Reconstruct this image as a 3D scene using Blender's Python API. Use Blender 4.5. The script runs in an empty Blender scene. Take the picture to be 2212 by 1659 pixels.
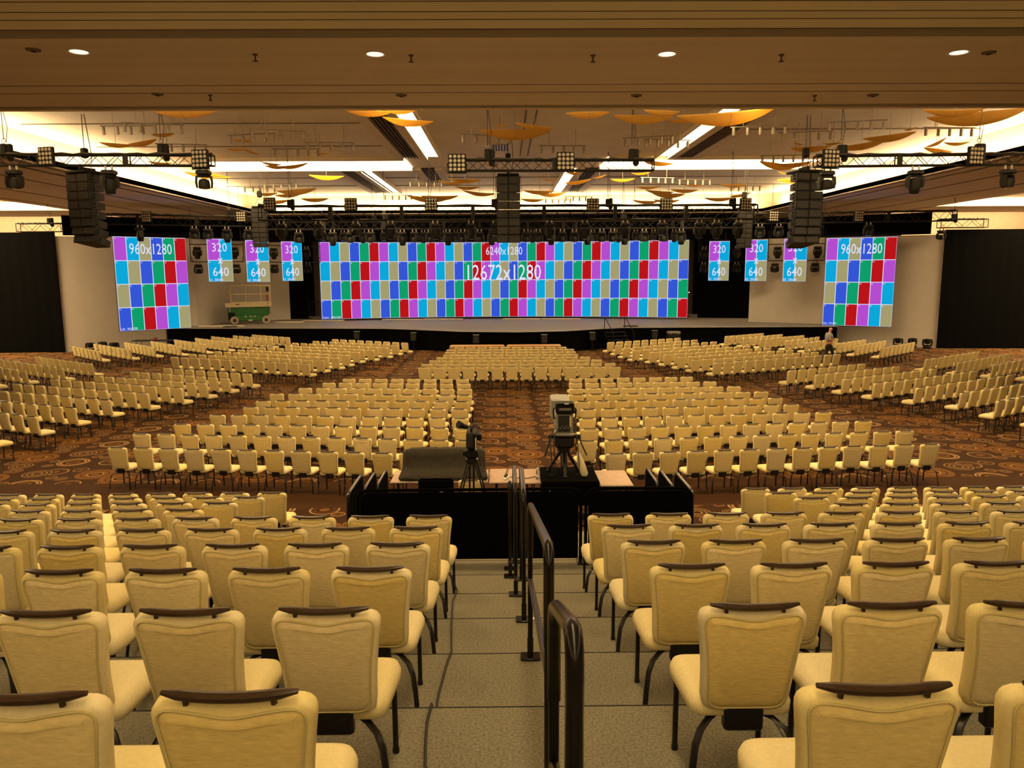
import bpy, math, random
import numpy as np
from mathutils import Vector, Matrix

R = math.radians
random.seed(7)
scene = bpy.context.scene
COL = scene.collection

# ------------------------------------------------------------------ camera
CAM_Z = 4.585
RIGHT = Vector((0.99992963, -0.01053756, -0.00544994))
UP = Vector((0.00694625, 0.14763122, 0.98901809))
FWD = Vector((0.00961725, 0.98898634, -0.14769403))
cam_data = bpy.data.cameras.new('camera')
cam_data.sensor_width = 36.0
cam_data.lens = 1640.0 / 2212.0 * 36.0
cam_data.clip_end = 400
cam = bpy.data.objects.new('camera', cam_data)
COL.objects.link(cam)
cam.matrix_world = Matrix(((RIGHT.x, UP.x, -FWD.x, 0), (RIGHT.y, UP.y, -FWD.y, 0), (RIGHT.z, UP.z, -FWD.z, CAM_Z), (0, 0, 0, 1)))
scene.camera = cam

# ------------------------------------------------------------------ world, exposure
world = bpy.data.worlds.new('hall_ambient')
scene.world = world
world.use_nodes = True
world.node_tree.nodes['Background'].inputs[0].default_value = (1.0, 0.66, 0.32, 1)
world.node_tree.nodes['Background'].inputs[1].default_value = 0.03
scene.view_settings.view_transform = 'Standard'
scene.view_settings.look = 'None'
scene.view_settings.gamma = 1.0
scene.view_settings.use_curve_mapping = False
scene.view_settings.exposure = 0.0
scene.cycles.use_denoising = True
scene.cycles.max_bounces = 6
scene.cycles.diffuse_bounces = 4
scene.cycles.sample_clamp_indirect = 6.0

# strengths of the hall's lamps and the added slots (used by the lamp builders below)
WARM = (1.0, 0.66, 0.30)
COVE_POWER = 16.0          # luminous slots in the ceiling
PERIM_POWER = 60.0        # strip lights lying on the cove ledges
DOWNLIGHT_W = 620.0       # recessed downlights


def at(px, py, depth):
    """Point on the sight line of picture position (px, py) at real distance `depth` down the hall."""
    d = RIGHT * ((px - 1106) / 1640) - UP * ((py - 829.5) / 1640) + FWD
    s = depth / d.y
    return Vector((d.x * s, depth, CAM_Z + d.z * s))


def ground(px, py, z=0.0):
    d = RIGHT * ((px - 1106) / 1640) - UP * ((py - 829.5) / 1640) + FWD
    s = (z - CAM_Z) / d.z
    return Vector((d.x * s, d.y * s, z))


def depth_of(p):
    return (Vector(p) - Vector((0, 0, CAM_Z))).dot(FWD)


def picture(p):
    q = Vector(p) - Vector((0, 0, CAM_Z))
    w = q.dot(FWD)
    return 1106 + 1640 * q.dot(RIGHT) / w, 829.5 - 1640 * q.dot(UP) / w


# ------------------------------------------------------------------ mesh building
class MB:
    def __init__(self):
        self.v, self.f, self.m = [], [], []

    def add(self, verts, faces, mat=0):
        o = len(self.v)
        self.v += [tuple(p) for p in verts]
        self.f += [tuple(i + o for i in fc) for fc in faces]
        self.m += [mat] * len(faces)
        return self

    def box(self, c, s, rot=None, mat=0, taper=1.0):
        hx, hy, hz = s[0] / 2, s[1] / 2, s[2] / 2
        pts = []
        for z in (-1, 1):
            k = taper if z > 0 else 1.0
            for x, y in ((-1, -1), (1, -1), (1, 1), (-1, 1)):
                pts.append(Vector((x * hx * k, y * hy * k, z * hz)))
        if rot is not None:
            pts = [rot @ p for p in pts]
        pts = [p + Vector(c) for p in pts]
        return self.add(pts, [(3, 2, 1, 0), (4, 5, 6, 7), (0, 1, 5, 4), (1, 2, 6, 5), (2, 3, 7, 6), (3, 0, 4, 7)], mat)

    def bev(self, c, s, b=0.01, rot=None, mat=0):
        """box with chamfered edges"""
        hx, hy, hz = s[0] / 2, s[1] / 2, s[2] / 2
        b = min(b, hx * .9, hy * .9, hz * .9)
        rings = []
        for z, i in ((-hz, b), (-hz + b, 0), (hz - b, 0), (hz, b)):
            x, y = hx - i, hy - i
            k = b if i == 0 else b * .6
            rings.append([(-x + k, -y, z), (x - k, -y, z), (x, -y + k, z), (x, y - k, z), (x - k, y, z), (-x + k, y, z), (-x, y - k, z), (-x, -y + k, z)])
        M = (rot.to_4x4() if rot is not None else Matrix.Identity(4))
        rings = [[M @ Vector(p) + Vector(c) for p in r] for r in rings]
        return self.loft(rings, mat=mat)

    def loft(self, rings, closed=True, cap=True, mat=0):
        n = len(rings[0])
        verts = [p for r in rings for p in r]
        faces = []
        for k in range(len(rings) - 1):
            for i in range(n if closed else n - 1):
                j = (i + 1) % n
                faces.append((k * n + i, k * n + j, (k + 1) * n + j, (k + 1) * n + i))
        if cap:
            faces.append(tuple(range(n - 1, -1, -1)))
            faces.append(tuple(range((len(rings) - 1) * n, len(rings) * n)))
        return self.add(verts, faces, mat)

    def tube(self, path, r, n=8, mat=0, cap=True, flat=None):
        """swept tube; r may be a list; flat=(a,b) makes an elliptic/flat bar section"""
        path = [Vector(p) for p in path]
        rings, prev = [], None
        for i, p in enumerate(path):
            a = path[max(0, i - 1)]
            b = path[min(len(path) - 1, i + 1)]
            t = (b - a).normalized()
            if prev is None:
                u = Vector((0, 0, 1)) if abs(t.z) < 0.9 else Vector((0, 1, 0))
                u = (u - t * u.dot(t)).normalized()
            else:
                u = (prev - t * prev.dot(t)).normalized()
            prev = u
            w = t.cross(u)
            rr = r[i] if isinstance(r, (list, tuple)) else r
            ra, rb = (rr * flat[0], rr * flat[1]) if flat else (rr, rr)
            rings.append([p + u * (math.cos(2 * math.pi * (k + .5) / n) * ra) + w * (math.sin(2 * math.pi * (k + .5) / n) * rb) for k in range(n)])
        return self.loft(rings, mat=mat, cap=cap)

    def cyl(self, a, b, r, n=12, mat=0, r2=None):
        return self.tube([a, b], [r, r if r2 is None else r2], n, mat)

    def lathe(self, prof, n=16, mat=0, M=None, cap=True):
        rings = [[Vector((math.cos(2 * math.pi * k / n) * r, math.sin(2 * math.pi * k / n) * r, z)) for k in range(n)] for r, z in prof]
        if M is not None:
            rings = [[M @ p for p in rg] for rg in rings]
        return self.loft(rings, mat=mat, cap=cap)

    def mesh(self, name, mats, smooth=True, angle=38):
        me = bpy.data.meshes.new(name)
        me.from_pydata(self.v, [], self.f)
        mats = mats if isinstance(mats, (list, tuple)) else [mats]
        for m in mats:
            me.materials.append(m)
        if len(mats) > 1:
            me.polygons.foreach_set('material_index', self.m)
        if smooth:
            me.polygons.foreach_set('use_smooth', [True] * len(me.polygons))
            me.set_sharp_from_angle(angle=R(angle))
        me.update()
        return me


def link(name, data, parent=None, loc=None, rotz=None):
    o = bpy.data.objects.new(name, data)
    COL.objects.link(o)
    if parent is not None:
        o.parent = parent
    if loc is not None:
        o.location = loc
    if rotz is not None:
        o.rotation_euler = (0, 0, rotz)
    return o


def part(name, mb, mats, parent=None, loc=None, smooth=True, angle=38):
    return link(name, mb.mesh(name, mats, smooth, angle), parent, loc)


def tag(o, label, cat, group=None, kind=None):
    if label:
        o['label'] = label
    if cat:
        o['category'] = cat
    if group:
        o['group'] = group
    if kind:
        o['kind'] = kind
    return o


def thing(name, label, cat, loc=(0, 0, 0), rotz=0.0, group=None):
    return tag(link(name, None, None, loc, rotz), label, cat, group)


def struct(o):
    o['kind'] = 'structure'
    return o


def dup(root, loc=None, rot=None, label=None, scale=None, group=None):
    c = root.copy()
    COL.objects.link(c)
    if loc is not None:
        c.location = loc
    if rot is not None:
        c.rotation_euler = rot
    if scale is not None:
        c.scale = scale
    if label:
        c['label'] = label
    if group:
        c['group'] = group
    for ch in list(root.children):
        d = ch.copy()
        COL.objects.link(d)
        d.parent = c
        for g in list(ch.children):
            e = g.copy()
            COL.objects.link(e)
            e.parent = d
    return c


ORD = ['zeroth', 'first', 'second', 'third', 'fourth', 'fifth', 'sixth', 'seventh', 'eighth', 'ninth', 'tenth', 'eleventh', 'twelfth', 'thirteenth',
       'fourteenth', 'fifteenth', 'sixteenth', 'seventeenth', 'eighteenth', 'nineteenth', 'twentieth', 'twenty-first', 'twenty-second', 'twenty-third', 'twenty-fourth', 'twenty-fifth', 'twenty-sixth', 'twenty-seventh', 'twenty-eighth', 'twenty-ninth', 'thirtieth']


def rounded(pts, radii, n=5):
    """closed outline with rounded corners"""
    out, N = [], len(pts)
    for i, p in enumerate(pts):
        p = Vector(p)
        a = (Vector(pts[i - 1]) - p)
        b = (Vector(pts[(i + 1) % N]) - p)
        r = min(radii[i] if isinstance(radii, (list, tuple)) else radii, a.length * .49, b.length * .49)
        a0, b0 = p + a.normalized() * r, p + b.normalized() * r
        for k in range(n + 1):
            t = k / n
            out.append(a0 * (1 - t) ** 2 + p * (2 * t * (1 - t)) + b0 * t * t)
    return out


def inset(poly, d):
    """offset a roughly convex closed 2D outline towards its inside"""
    n, out = len(poly), []
    area = sum(poly[i].x * poly[(i + 1) % n].y - poly[(i + 1) % n].x * poly[i].y for i in range(n))
    s = 1 if area > 0 else -1
    for i in range(n):
        t = (poly[(i + 1) % n] - poly[i - 1])
        if t.length < 1e-9:
            t = Vector((1, 0))
        t.normalize()
        out.append(poly[i] + Vector((-t.y, t.x)) * (d * s))
    return out


# ------------------------------------------------------------------ materials
def srgb(r, g, b):
    f = lambda c: c / 12.92 if c <= 0.04045 else ((c + 0.055) / 1.055) ** 2.4
    return (f(r / 255), f(g / 255), f(b / 255))


def mat(name, col, rough=0.6, metal=0.0, var=0.0, scale=20.0, stretch=(1, 1, 1), bump=0.0, rnd=0.0, spec=0.5, sheen=0.0):
    m = bpy.data.materials.new(name)
    m.use_nodes = True
    nt = m.node_tree
    b = nt.nodes['Principled BSDF']
    b.inputs['Base Color'].default_value = (*col, 1)
    b.inputs['Roughness'].default_value = rough
    b.inputs['Metallic'].default_value = metal
    b.inputs['Specular IOR Level'].default_value = spec
    if sheen:
        b.inputs['Sheen Weight'].default_value = sheen
    if var or bump or rnd:
        tc = nt.nodes.new('ShaderNodeTexCoord')
        mp = nt.nodes.new('ShaderNodeMapping')
        mp.inputs['Scale'].default_value = stretch
        nz = nt.nodes.new('ShaderNodeTexNoise')
        nz.inputs['Scale'].default_value = scale
        nz.inputs['Detail'].default_value = 4
        nt.links.new(tc.outputs['Object'], mp.inputs[0])
        nt.links.new(mp.outputs[0], nz.inputs['Vector'])
        cur = None
        if var:
            mx = nt.nodes.new('ShaderNodeMix')
            mx.data_type = 'RGBA'
            mx.inputs['A'].default_value = (*[c * (1 - var) for c in col], 1)
            mx.inputs['B'].default_value = (*[min(1, c * (1 + var)) for c in col], 1)
            rp = nt.nodes.new('ShaderNodeMapRange')
            rp.inputs['From Min'].default_value = 0.3
            rp.inputs['From Max'].default_value = 0.7
            nt.links.new(nz.outputs[0], rp.inputs[0])
            nt.links.new(rp.outputs[0], mx.inputs['Factor'])
            cur = mx.outputs['Result']
        if rnd:
            oi = nt.nodes.new('ShaderNodeObjectInfo')
            hs = nt.nodes.new('ShaderNodeHueSaturation')
            a = nt.nodes.new('ShaderNodeMapRange')
            a.inputs['To Min'].default_value = 1 - rnd
            a.inputs['To Max'].default_value = 1 + rnd * .6
            nt.links.new(oi.outputs['Random'], a.inputs[0])
            nt.links.new(a.outputs[0], hs.inputs['Value'])
            w = nt.nodes.new('ShaderNodeMath')
            w.operation = 'FRACT'
            w2 = nt.nodes.new('ShaderNodeMath')
            w2.operation = 'MULTIPLY'
            w2.inputs[1].default_value = 7.31
            nt.links.new(oi.outputs['Random'], w2.inputs[0])
            nt.links.new(w2.outputs[0], w.inputs[0])
            s = nt.nodes.new('ShaderNodeMapRange')
            s.inputs['To Min'].default_value = 0.8
            s.inputs['To Max'].default_value = 1.12
            nt.links.new(w.outputs[0], s.inputs[0])
            nt.links.new(s.outputs[0], hs.inputs['Saturation'])
            if cur is not None:
                nt.links.new(cur, hs.inputs['Color'])
            else:
                hs.inputs['Color'].default_value = (*col, 1)
            cur = hs.outputs[0]
        if cur is not None:
            nt.links.new(cur, b.inputs['Base Color'])
        if bump:
            bp = nt.nodes.new('ShaderNodeBump')
            bp.inputs['Strength'].default_value = bump
            bp.inputs['Distance'].default_value = 0.01
            nt.links.new(nz.outputs[0], bp.inputs['Height'])
            nt.links.new(bp.outputs[0], b.inputs['Normal'])
    return m


def glow(name, col, strength):
    m = bpy.data.materials.new(name)
    m.use_nodes = True
    nt = m.node_tree
    nt.nodes.remove(nt.nodes['Principled BSDF'])
    e = nt.nodes.new('ShaderNodeEmission')
    e.inputs[0].default_value = (*col, 1)
    e.inputs[1].default_value = strength
    nt.links.new(e.outputs[0], nt.nodes['Material Output'].inputs[0])
    return m


def carpet_material():
    m = bpy.data.materials.new('ring_carpet')
    m.use_nodes = True
    nt = m.node_tree
    N, L = nt.nodes.new, nt.links.new
    b = nt.nodes['Principled BSDF']
    b.inputs['Roughness'].default_value = 0.95
    b.inputs['Specular IOR Level'].default_value = 0.1
    tc = N('ShaderNodeTexCoord')
    flat = N('ShaderNodeVectorMath')
    flat.operation = 'MULTIPLY'
    flat.inputs[1].default_value = (1, 1, 0)
    L(tc.outputs['Object'], flat.inputs[0])
    base = (0.048, 0.020, 0.007, 1)
    cur = None
    T = (3.06, 1.97, 1.0)
    oran, gold, tan, dark, mid = (0.17, 0.072, 0.016, 1), (0.33, 0.19, 0.055, 1), (0.33, 0.20, 0.085, 1), (0.036, 0.014, 0.005, 1), (0.075, 0.033, 0.011, 1)
    styles = {
        'A': [(0, oran), (.22, dark), (.34, gold), (.42, oran), (.62, mid), (.70, oran), (.97, dark)],
        'B': [(0, mid), (.30, oran), (.45, dark), (.66, gold), (.80, dark), (.86, tan), (1.0, base)],
        'C': [(0, dark), (.25, tan), (.33, mid), (.55, tan), (.61, mid), (.82, tan), (.89, dark), (.97, mid)],
        'D': [(0, mid), (.40, oran), (.62, mid), (.74, tan), (.88, dark)],
        'E': [(0, oran), (.34, dark), (.52, mid), (.80, dark), (.86, tan), (.985, dark)],
    }
    circ = [(0.60, 0.15, .30, 'C'), (0.20, 0.42, .17, 'D'), (0.52, 0.95, .49, 'A'), (0.72, 1.66, .22, 'C'), (0.22, 1.62, .17, 'D'),
            (1.14, 0.62, .13, 'D'), (1.66, 0.50, .37, 'B'), (1.22, 0.18, .15, 'C'), (1.75, 1.56, .29, 'E'), (1.42, 1.40, .35, 'C'), (1.95, 1.05, .14, 'D'),
            (2.80, 1.32, .44, 'A'), (2.26, 1.72, .18, 'E'), (2.60, 0.50, .30, 'E'), (2.22, 0.95, .16, 'C'), (2.92, 0.22, .16, 'D')]
    for cx, cy, r, st in circ:
        su = N('ShaderNodeVectorMath')
        su.operation = 'SUBTRACT'
        su.inputs[1].default_value = (cx, cy, 0)
        L(flat.outputs[0], su.inputs[0])
        wr = N('ShaderNodeVectorMath')
        wr.operation = 'WRAP'
        wr.inputs[1].default_value = (T[0] / 2, T[1] / 2, .5)
        wr.inputs[2].default_value = (-T[0] / 2, -T[1] / 2, -.5)
        L(su.outputs[0], wr.inputs[0])
        ln = N('ShaderNodeVectorMath')
        ln.operation = 'LENGTH'
        L(wr.outputs[0], ln.inputs[0])
        dv = N('ShaderNodeMath')
        dv.operation = 'DIVIDE'
        dv.inputs[1].default_value = r
        L(ln.outputs['Value'], dv.inputs[0])
        rp = N('ShaderNodeValToRGB')
        rp.color_ramp.interpolation = 'CONSTANT'
        es = rp.color_ramp.elements
        es.remove(es[1])
        es[0].position = 0
        es[0].color = styles[st][0][1]
        for p, c in styles[st][1:]:
            e = es.new(min(p, .995))
            e.color = c
        L(dv.outputs[0], rp.inputs[0])
        lt = N('ShaderNodeMath')
        lt.operation = 'LESS_THAN'
        lt.inputs[1].default_value = 1.0
        L(dv.outputs[0], lt.inputs[0])
        mx = N('ShaderNodeMix')
        mx.data_type = 'RGBA'
        L(lt.outputs[0], mx.inputs['Factor'])
        if cur is None:
            mx.inputs['A'].default_value = base
        else:
            L(cur, mx.inputs['A'])
        L(rp.outputs[0], mx.inputs['B'])
        cur = mx.outputs['Result']
    # plain brown cross-aisle band woven into the carpet
    sp = N('ShaderNodeSeparateXYZ')
    L(tc.outputs['Object'], sp.inputs[0])
    g1 = N('ShaderNodeMath')
    g1.operation = 'COMPARE'
    g1.inputs[1].default_value = 15.35
    g1.inputs[2].default_value = 0.95
    L(sp.outputs['Y'], g1.inputs[0])
    mx = N('ShaderNodeMix')
    mx.data_type = 'RGBA'
    L(g1.outputs[0], mx.inputs['Factor'])
    L(cur, mx.inputs['A'])
    mx.inputs['B'].default_value = (0.056, 0.024, 0.009, 1)
    nz = N('ShaderNodeTexNoise')
    nz.inputs['Scale'].default_value = 60
    nz.inputs['Detail'].default_value = 3
    L(tc.outputs['Object'], nz.inputs['Vector'])
    ml = N('ShaderNodeMix')
    ml.data_type = 'RGBA'
    ml.blend_type = 'MULTIPLY'
    ml.inputs['Factor'].default_value = .5
    L(mx.outputs['Result'], ml.inputs['A'])
    L(nz.outputs['Color'], ml.inputs['B'])
    L(ml.outputs['Result'], b.inputs['Base Color'])
    bp = N('ShaderNodeBump')
    bp.inputs['Strength'].default_value = .3
    L(nz.outputs[0], bp.inputs['Height'])
    L(bp.outputs[0], b.inputs['Normal'])
    return m


M = {}
M['carpet'] = carpet_material()
M['fabric'] = mat('cream_fabric', (0.72, 0.615, 0.315), .85, var=.05, scale=60, bump=.08, rnd=.07, spec=.2)
M['fabric_back'] = mat('cream_back_fabric', (0.70, 0.565, 0.255), .9, var=.10, scale=26, stretch=(1, 1, 4), bump=.12, rnd=.12, spec=.15)
M['piping'] = mat('fabric_piping', (0.52, 0.44, 0.19), .85)  # crease shade beside the piping put into its colour, darker than the fabric
M['wood'] = mat('dark_wood_rail', (0.035, 0.018, 0.009), .28, var=.4, scale=30, stretch=(1, 12, 12))
M['leg'] = mat('black_steel', (0.012, 0.011, 0.010), .35, metal=.3)
M['black'] = mat('black_plastic', (0.010, 0.010, 0.010), .5)
M['drape'] = mat('black_drape', (0.0018, 0.0018, 0.0019), 1.0, var=.2, scale=8, spec=.05)
M['blackfelt'] = mat('black_felt', (0.002, 0.002, 0.002), 1.0, var=.2, scale=40, spec=.02)
M['deck'] = mat('grey_deck_carpet', (0.20, 0.185, 0.135), .95, var=.32, scale=70, bump=.4, spec=.1)
M['dark_gap'] = mat('dark_gap', (0.012, 0.010, 0.008), .9)
M['rail'] = mat('black_painted_pipe', (0.016, 0.014, 0.013), .25, metal=.6, var=.3, scale=12)
M['ceil'] = mat('ceiling_plaster', (0.60, 0.54, 0.46), .6, var=.05, scale=1.2, spec=.3)
M['soffit'] = mat('soffit_plaster', (0.55, 0.48, 0.43), .7, var=.06, scale=.8, stretch=(.15, 2.5, 1), spec=.3)
M['soffit_gold'] = mat('soffit_gold', (0.60, 0.56, 0.44), .7, var=.05, scale=.9, stretch=(.1, 3, 1))
M['groove'] = mat('groove_brown', (0.12, 0.085, 0.055), .7)
M['white_trim'] = mat('cove_white', (0.72, 0.63, 0.50), .7)
M['wallwhite'] = mat('scenic_white', (0.55, 0.51, 0.46), .85, var=.03, scale=2)
M['wallbrown'] = mat('hall_wall', (0.30, 0.23, 0.16), .8, var=.08, scale=3)
M['stage'] = mat('stage_floor', (0.22, 0.205, 0.195), .6, var=.04, scale=3)
M['pale'] = mat('pale_board', (0.62, 0.55, 0.44), .6)
M['truss'] = mat('black_truss', (0.008, 0.007, 0.005), .6, spec=.25)
M['fixture'] = mat('fixture_black', (0.005, 0.005, 0.004), .6, spec=.2)
M['fixture2'] = mat('fixture_charcoal', (0.009, 0.008, 0.006), .6, spec=.25)
M['lens'] = mat('lens_glass', (0.02, 0.02, 0.025), .08, spec=1.0)
M['blinderlamp'] = mat('blinder_lamp', (0.32, 0.28, 0.21), .3)
M['pod'] = mat('gold_pod', (0.70, 0.46, 0.11), .55, var=.10, scale=5)
nt = M['pod'].node_tree
tr = nt.nodes.new('ShaderNodeBsdfTranslucent')
tr.inputs[0].default_value = (0.85, 0.58, 0.16, 1)
ms = nt.nodes.new('ShaderNodeMixShader')
ms.inputs[0].default_value = .55
nt.links.new(nt.nodes['Principled BSDF'].outputs[0], ms.inputs[1])
nt.links.new(tr.outputs[0], ms.inputs[2])
nt.links.new(ms.outputs[0], nt.nodes['Material Output'].inputs[0])
M['nickel'] = mat('nickel_track', (0.33, 0.29, 0.23), .4, metal=.5)
M['silver'] = mat('silver_grey', (0.25, 0.25, 0.23), .5, metal=.2)
M['tabletop'] = mat('tan_tabletop', (0.38, 0.26, 0.19), .55, var=.1, scale=9)
M['canvas'] = mat('dark_canvas', (0.022, 0.018, 0.010), .9, var=.3, scale=14, bump=.2)
M['green'] = mat('lift_green', (0.010, 0.12, 0.025), .4, var=.25, scale=6)
M['liftcream'] = mat('lift_cream', (0.62, 0.53, 0.33), .5, var=.08, scale=5)
M['tyre'] = mat('grey_tyre', (0.34, 0.29, 0.22), .85)
M['skin'] = mat('skin', (0.50, 0.24, 0.15), .55)
M['shirt'] = mat('grey_blue_shirt', (0.20, 0.22, 0.22), .9)
M['trousers'] = mat('black_trousers', (0.018, 0.017, 0.016), .9)
M['white'] = mat('white_plastic', (0.75, 0.72, 0.66), .5)
M['clear'] = mat('clear_plastic', (0.75, 0.75, 0.75), .1)
M['clear'].node_tree.nodes['Principled BSDF'].inputs['Transmission Weight'].default_value = .85
M['red'] = mat('red_plastic', (0.35, 0.03, 0.02), .5)
M['sofa'] = mat('tan_leather', (0.42, 0.24, 0.10), .55)
M['cable'] = mat('black_cable', (0.02, 0.016, 0.012), .6)
M['lamp_on'] = glow('downlight_lens', (1.0, .93, .78), 1.1)
M['cove'] = glow('cove_glow', (1.0, .70, .34), COVE_POWER)
M['perim'] = glow('cove_strip', (1.0, .70, .34), PERIM_POWER)
SCREEN = [glow('led_' + n, srgb(*c), 1.0) for n, c in (('purple', (180, 76, 206)), ('cyan', (12, 166, 216)), ('khaki', (163, 156, 110)), ('blue', (52, 86, 212)), ('green', (14, 158, 106)), ('red', (186, 20, 24)))]
M['led_white'] = glow('led_white', srgb(226, 226, 252), 1.0)
# ================================================================== the setting
Z1, Z2 = 8.5, 9.8            # soffit underside, coffer ceiling
XL, XR = -16.65, 17.75       # coffer opening
YN, YF = 19.45, 53.0


def slab(name, x0, x1, y0, y1, z0, z1, m, parent=None):
    mb = MB().box(((x0 + x1) / 2, (y0 + y1) / 2, (z0 + z1) / 2), (x1 - x0, y1 - y0, z1 - z0))
    return part(name, mb, m, parent, smooth=False)


struct(slab('floor', -42, 42, -34, 62, -.2, 0, M['carpet']))
ceil = struct(slab('ceiling', XL - 1.3, XR + 1.3, YN - .5, YF + 1.3, Z2, Z2 + .2, M['ceil']))
# soffits round the coffer, each a board of its own with dark reveals between them
soff = struct(slab('ceiling_soffit', -34, 34, 13.62, 18.93, Z1, Z1 + .25, M['soffit']))
slab('soffit_board', -42, 42, -34, 13.2, Z1 + .02, Z1 + .27, M['soffit_gold'], soff)
slab('reveal', -34, 34, 13.2, 13.62, Z1 + .13, Z1 + .27, M['groove'], soff)
slab('reveal', -34, 34, 18.93, 19.22, Z1 + .13, Z1 + .27, M['groove'], soff)
slab('soffit_lip', -34, 34, 19.22, YN, Z1 - .01, Z1 + .32, M['soffit'], soff)
for yy, ln in ((11.9, 1), (12.35, 1), (12.72, 1), (17.6, 0), (16.9, 0)):
    slab('seam', -30 if ln else -33, 28 if ln else 33, yy, yy + .018, Z1 + (.012 if ln else -.008), Z1 + .05, M['groove'], soff)
for side, xa, xb in (('left', -27.2, XL), ('right', XR, 27.2)):
    s = struct(slab('ceiling_side_soffit_' + side, xa, xb, YN, 60, Z1, Z1 + .2, M['soffit']))
    xi = xb if side == 'left' else xa
    d = 1 if side == 'left' else -1
    # lip at the opening with a shadow reveal, ledge and upright cove wall
    slab('cove_lip', min(xi, xi - d * .12), max(xi, xi - d * .12), YN, YF + .8, Z1 - .05, Z1 + .22, M['soffit'], s)
    slab('reveal', min(xi - d * .35, xi - d * .5), max(xi - d * .35, xi - d * .5), YN, YF, Z1 - .012, Z1 + .1, M['groove'], s)
    slab('cove_wall', min(xi - d * 1.2, xi - d * 1.35), max(xi - d * 1.2, xi - d * 1.35), YN - .5, YF + 1.3, Z1, Z2 + .1, M['white_trim'], s)
    for off in (3.4, 6.6, 9.6):
        slab('reveal', min(xi - d * off, xi - d * (off + .14)), max(xi - d * off, xi - d * (off + .14)), YN, 58, Z1 - .012, Z1 + .1, M['groove'], s)
    so = -1 if side == 'left' else 1
    x0, x1 = sorted((so * 27.2, so * 41))
    slab('soffit_board', x0, x1, 49.3, 54.6, Z1, Z1 + .2, M['soffit'], s)
    slab('coffer_ceiling', x0, x1, 20, 60, Z1 + 1.0, Z1 + 1.2, M['white_trim'], s)
    slab('soffit_board', x0, x1, 13, 32, Z1, Z1 + .2, M['soffit'], s)
far = struct(slab('ceiling_far_soffit', XL - 1.3, XR + 1.3, YF, 60, Z1, Z1 + .2, M['soffit']))
slab('cove_lip', XL, XR, YF, YF + .12, Z1 - .05, Z1 + .2, M['soffit'], far)
slab('cove_wall', XL - 1.3, XR + 1.3, YF + 1.2, YF + 1.35, Z1, Z2 + .1, M['white_trim'], far)
struct(slab('wall_back', -42, 42, 60, 60.3, 0, 11, M['wallbrown']))
struct(slab('wall_left', -42.3, -42, -34, 60, 0, 11, M['wallbrown']))
struct(slab('wall_right', 42, 42.3, -34, 60, 0, 11, M['wallbrown']))
struct(slab('wall_rear', -42, 42, -34.3, -34, 0, 11, M['white_trim']))


# ceiling slots: a luminous diffuser between two trim fins
def cove_light(label, x0, x1, y0, y1, z=Z2 - .03, m='cove', fins=True):
    t = thing('cove_light', label, 'ceiling light', ((x0 + x1) / 2, (y0 + y1) / 2, z), group='luminous ceiling coves')
    w, l = x1 - x0, y1 - y0
    part('diffuser', MB().box((0, 0, .015), (w, l, .03)), M[m], t, smooth=False)
    if fins:
        if l > w:
            for sx in (-1, 1):
                part('trim_fin', MB().box((sx * (w / 2 + .04), 0, -.05), (.08, l, .2)), M['white_trim'], t, smooth=False)
        else:
            for sy in (-1, 1):
                part('trim_fin', MB().box((0, sy * (l / 2 + .04), -.05), (w, .08, .2)), M['white_trim'], t, smooth=False)
    return t


cove_light('long luminous ceiling slot beside the slatted grille, left of the near bay', -3.45, -2.9, YN, 36.0)
cove_light('long luminous ceiling slot on the right of the near ceiling bay', 7.0, 7.55, YN, 36.0)
cove_light('shorter luminous ceiling slot on the left of the far ceiling bay', -7.3, -6.75, 40.3, 51.5)
cove_light('shorter luminous ceiling slot on the right of the far ceiling bay', 3.2, 3.75, 40.3, 51.5)
cove_light('broad glowing cross panel of the ceiling, left half', -14.8, -4.6, 36.3, 39.7)
cove_light('broad glowing cross panel of the ceiling, right half', 4.9, 15.2, 36.3, 39.7)
cove_light('hidden strip light glowing along the left cove ledge', XL - .95, XL - .7, YN + .3, YF, Z1 + .22, 'perim', False)
cove_light('hidden strip light glowing along the right cove ledge', XR + .7, XR + .95, YN + .3, YF, Z1 + .22, 'perim', False)
cove_light('hidden strip light glowing along the cove above the stage', XL, XR, YF + .7, YF + .95, Z1 + .22, 'perim', False)
cove_light('hidden strip light glowing behind the near soffit lip', XL, XR, YN + .35, YN + .6, Z1 + .25, 'perim', False)
cove_light('bright wedge of side coffer light above the left black drape', -41, -27.3, 32.2, 49.2, Z1 + .9, 'cove', False)
cove_light('bright wedge of side coffer light above the right black drape', 27.3, 41, 32.2, 49.2, Z1 + .9, 'cove', False)
cove_light('thin far coffer light behind the left drape top', -41, -27.3, 54.7, 59, Z1 + .9, 'cove', False)
cove_light('thin far coffer light behind the right drape top', 27.3, 41, 54.7, 59, Z1 + .9, 'cove', False)
# unseen slots added above and behind the riser to brighten the near chairs
cove_light('added luminous ceiling slot, out of view, lighting the left riser seats', -8.2, -7.5, -31, 9.5, Z1 - .01)
cove_light('added luminous ceiling slot, out of view, lighting the right riser seats', 7.9, 8.6, -31, 9.5, Z1 - .01)
cove_light('added luminous ceiling slot, out of view, lighting the riser stair aisle', -.2, .5, -31, 6.5, Z1 - .01)


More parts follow.
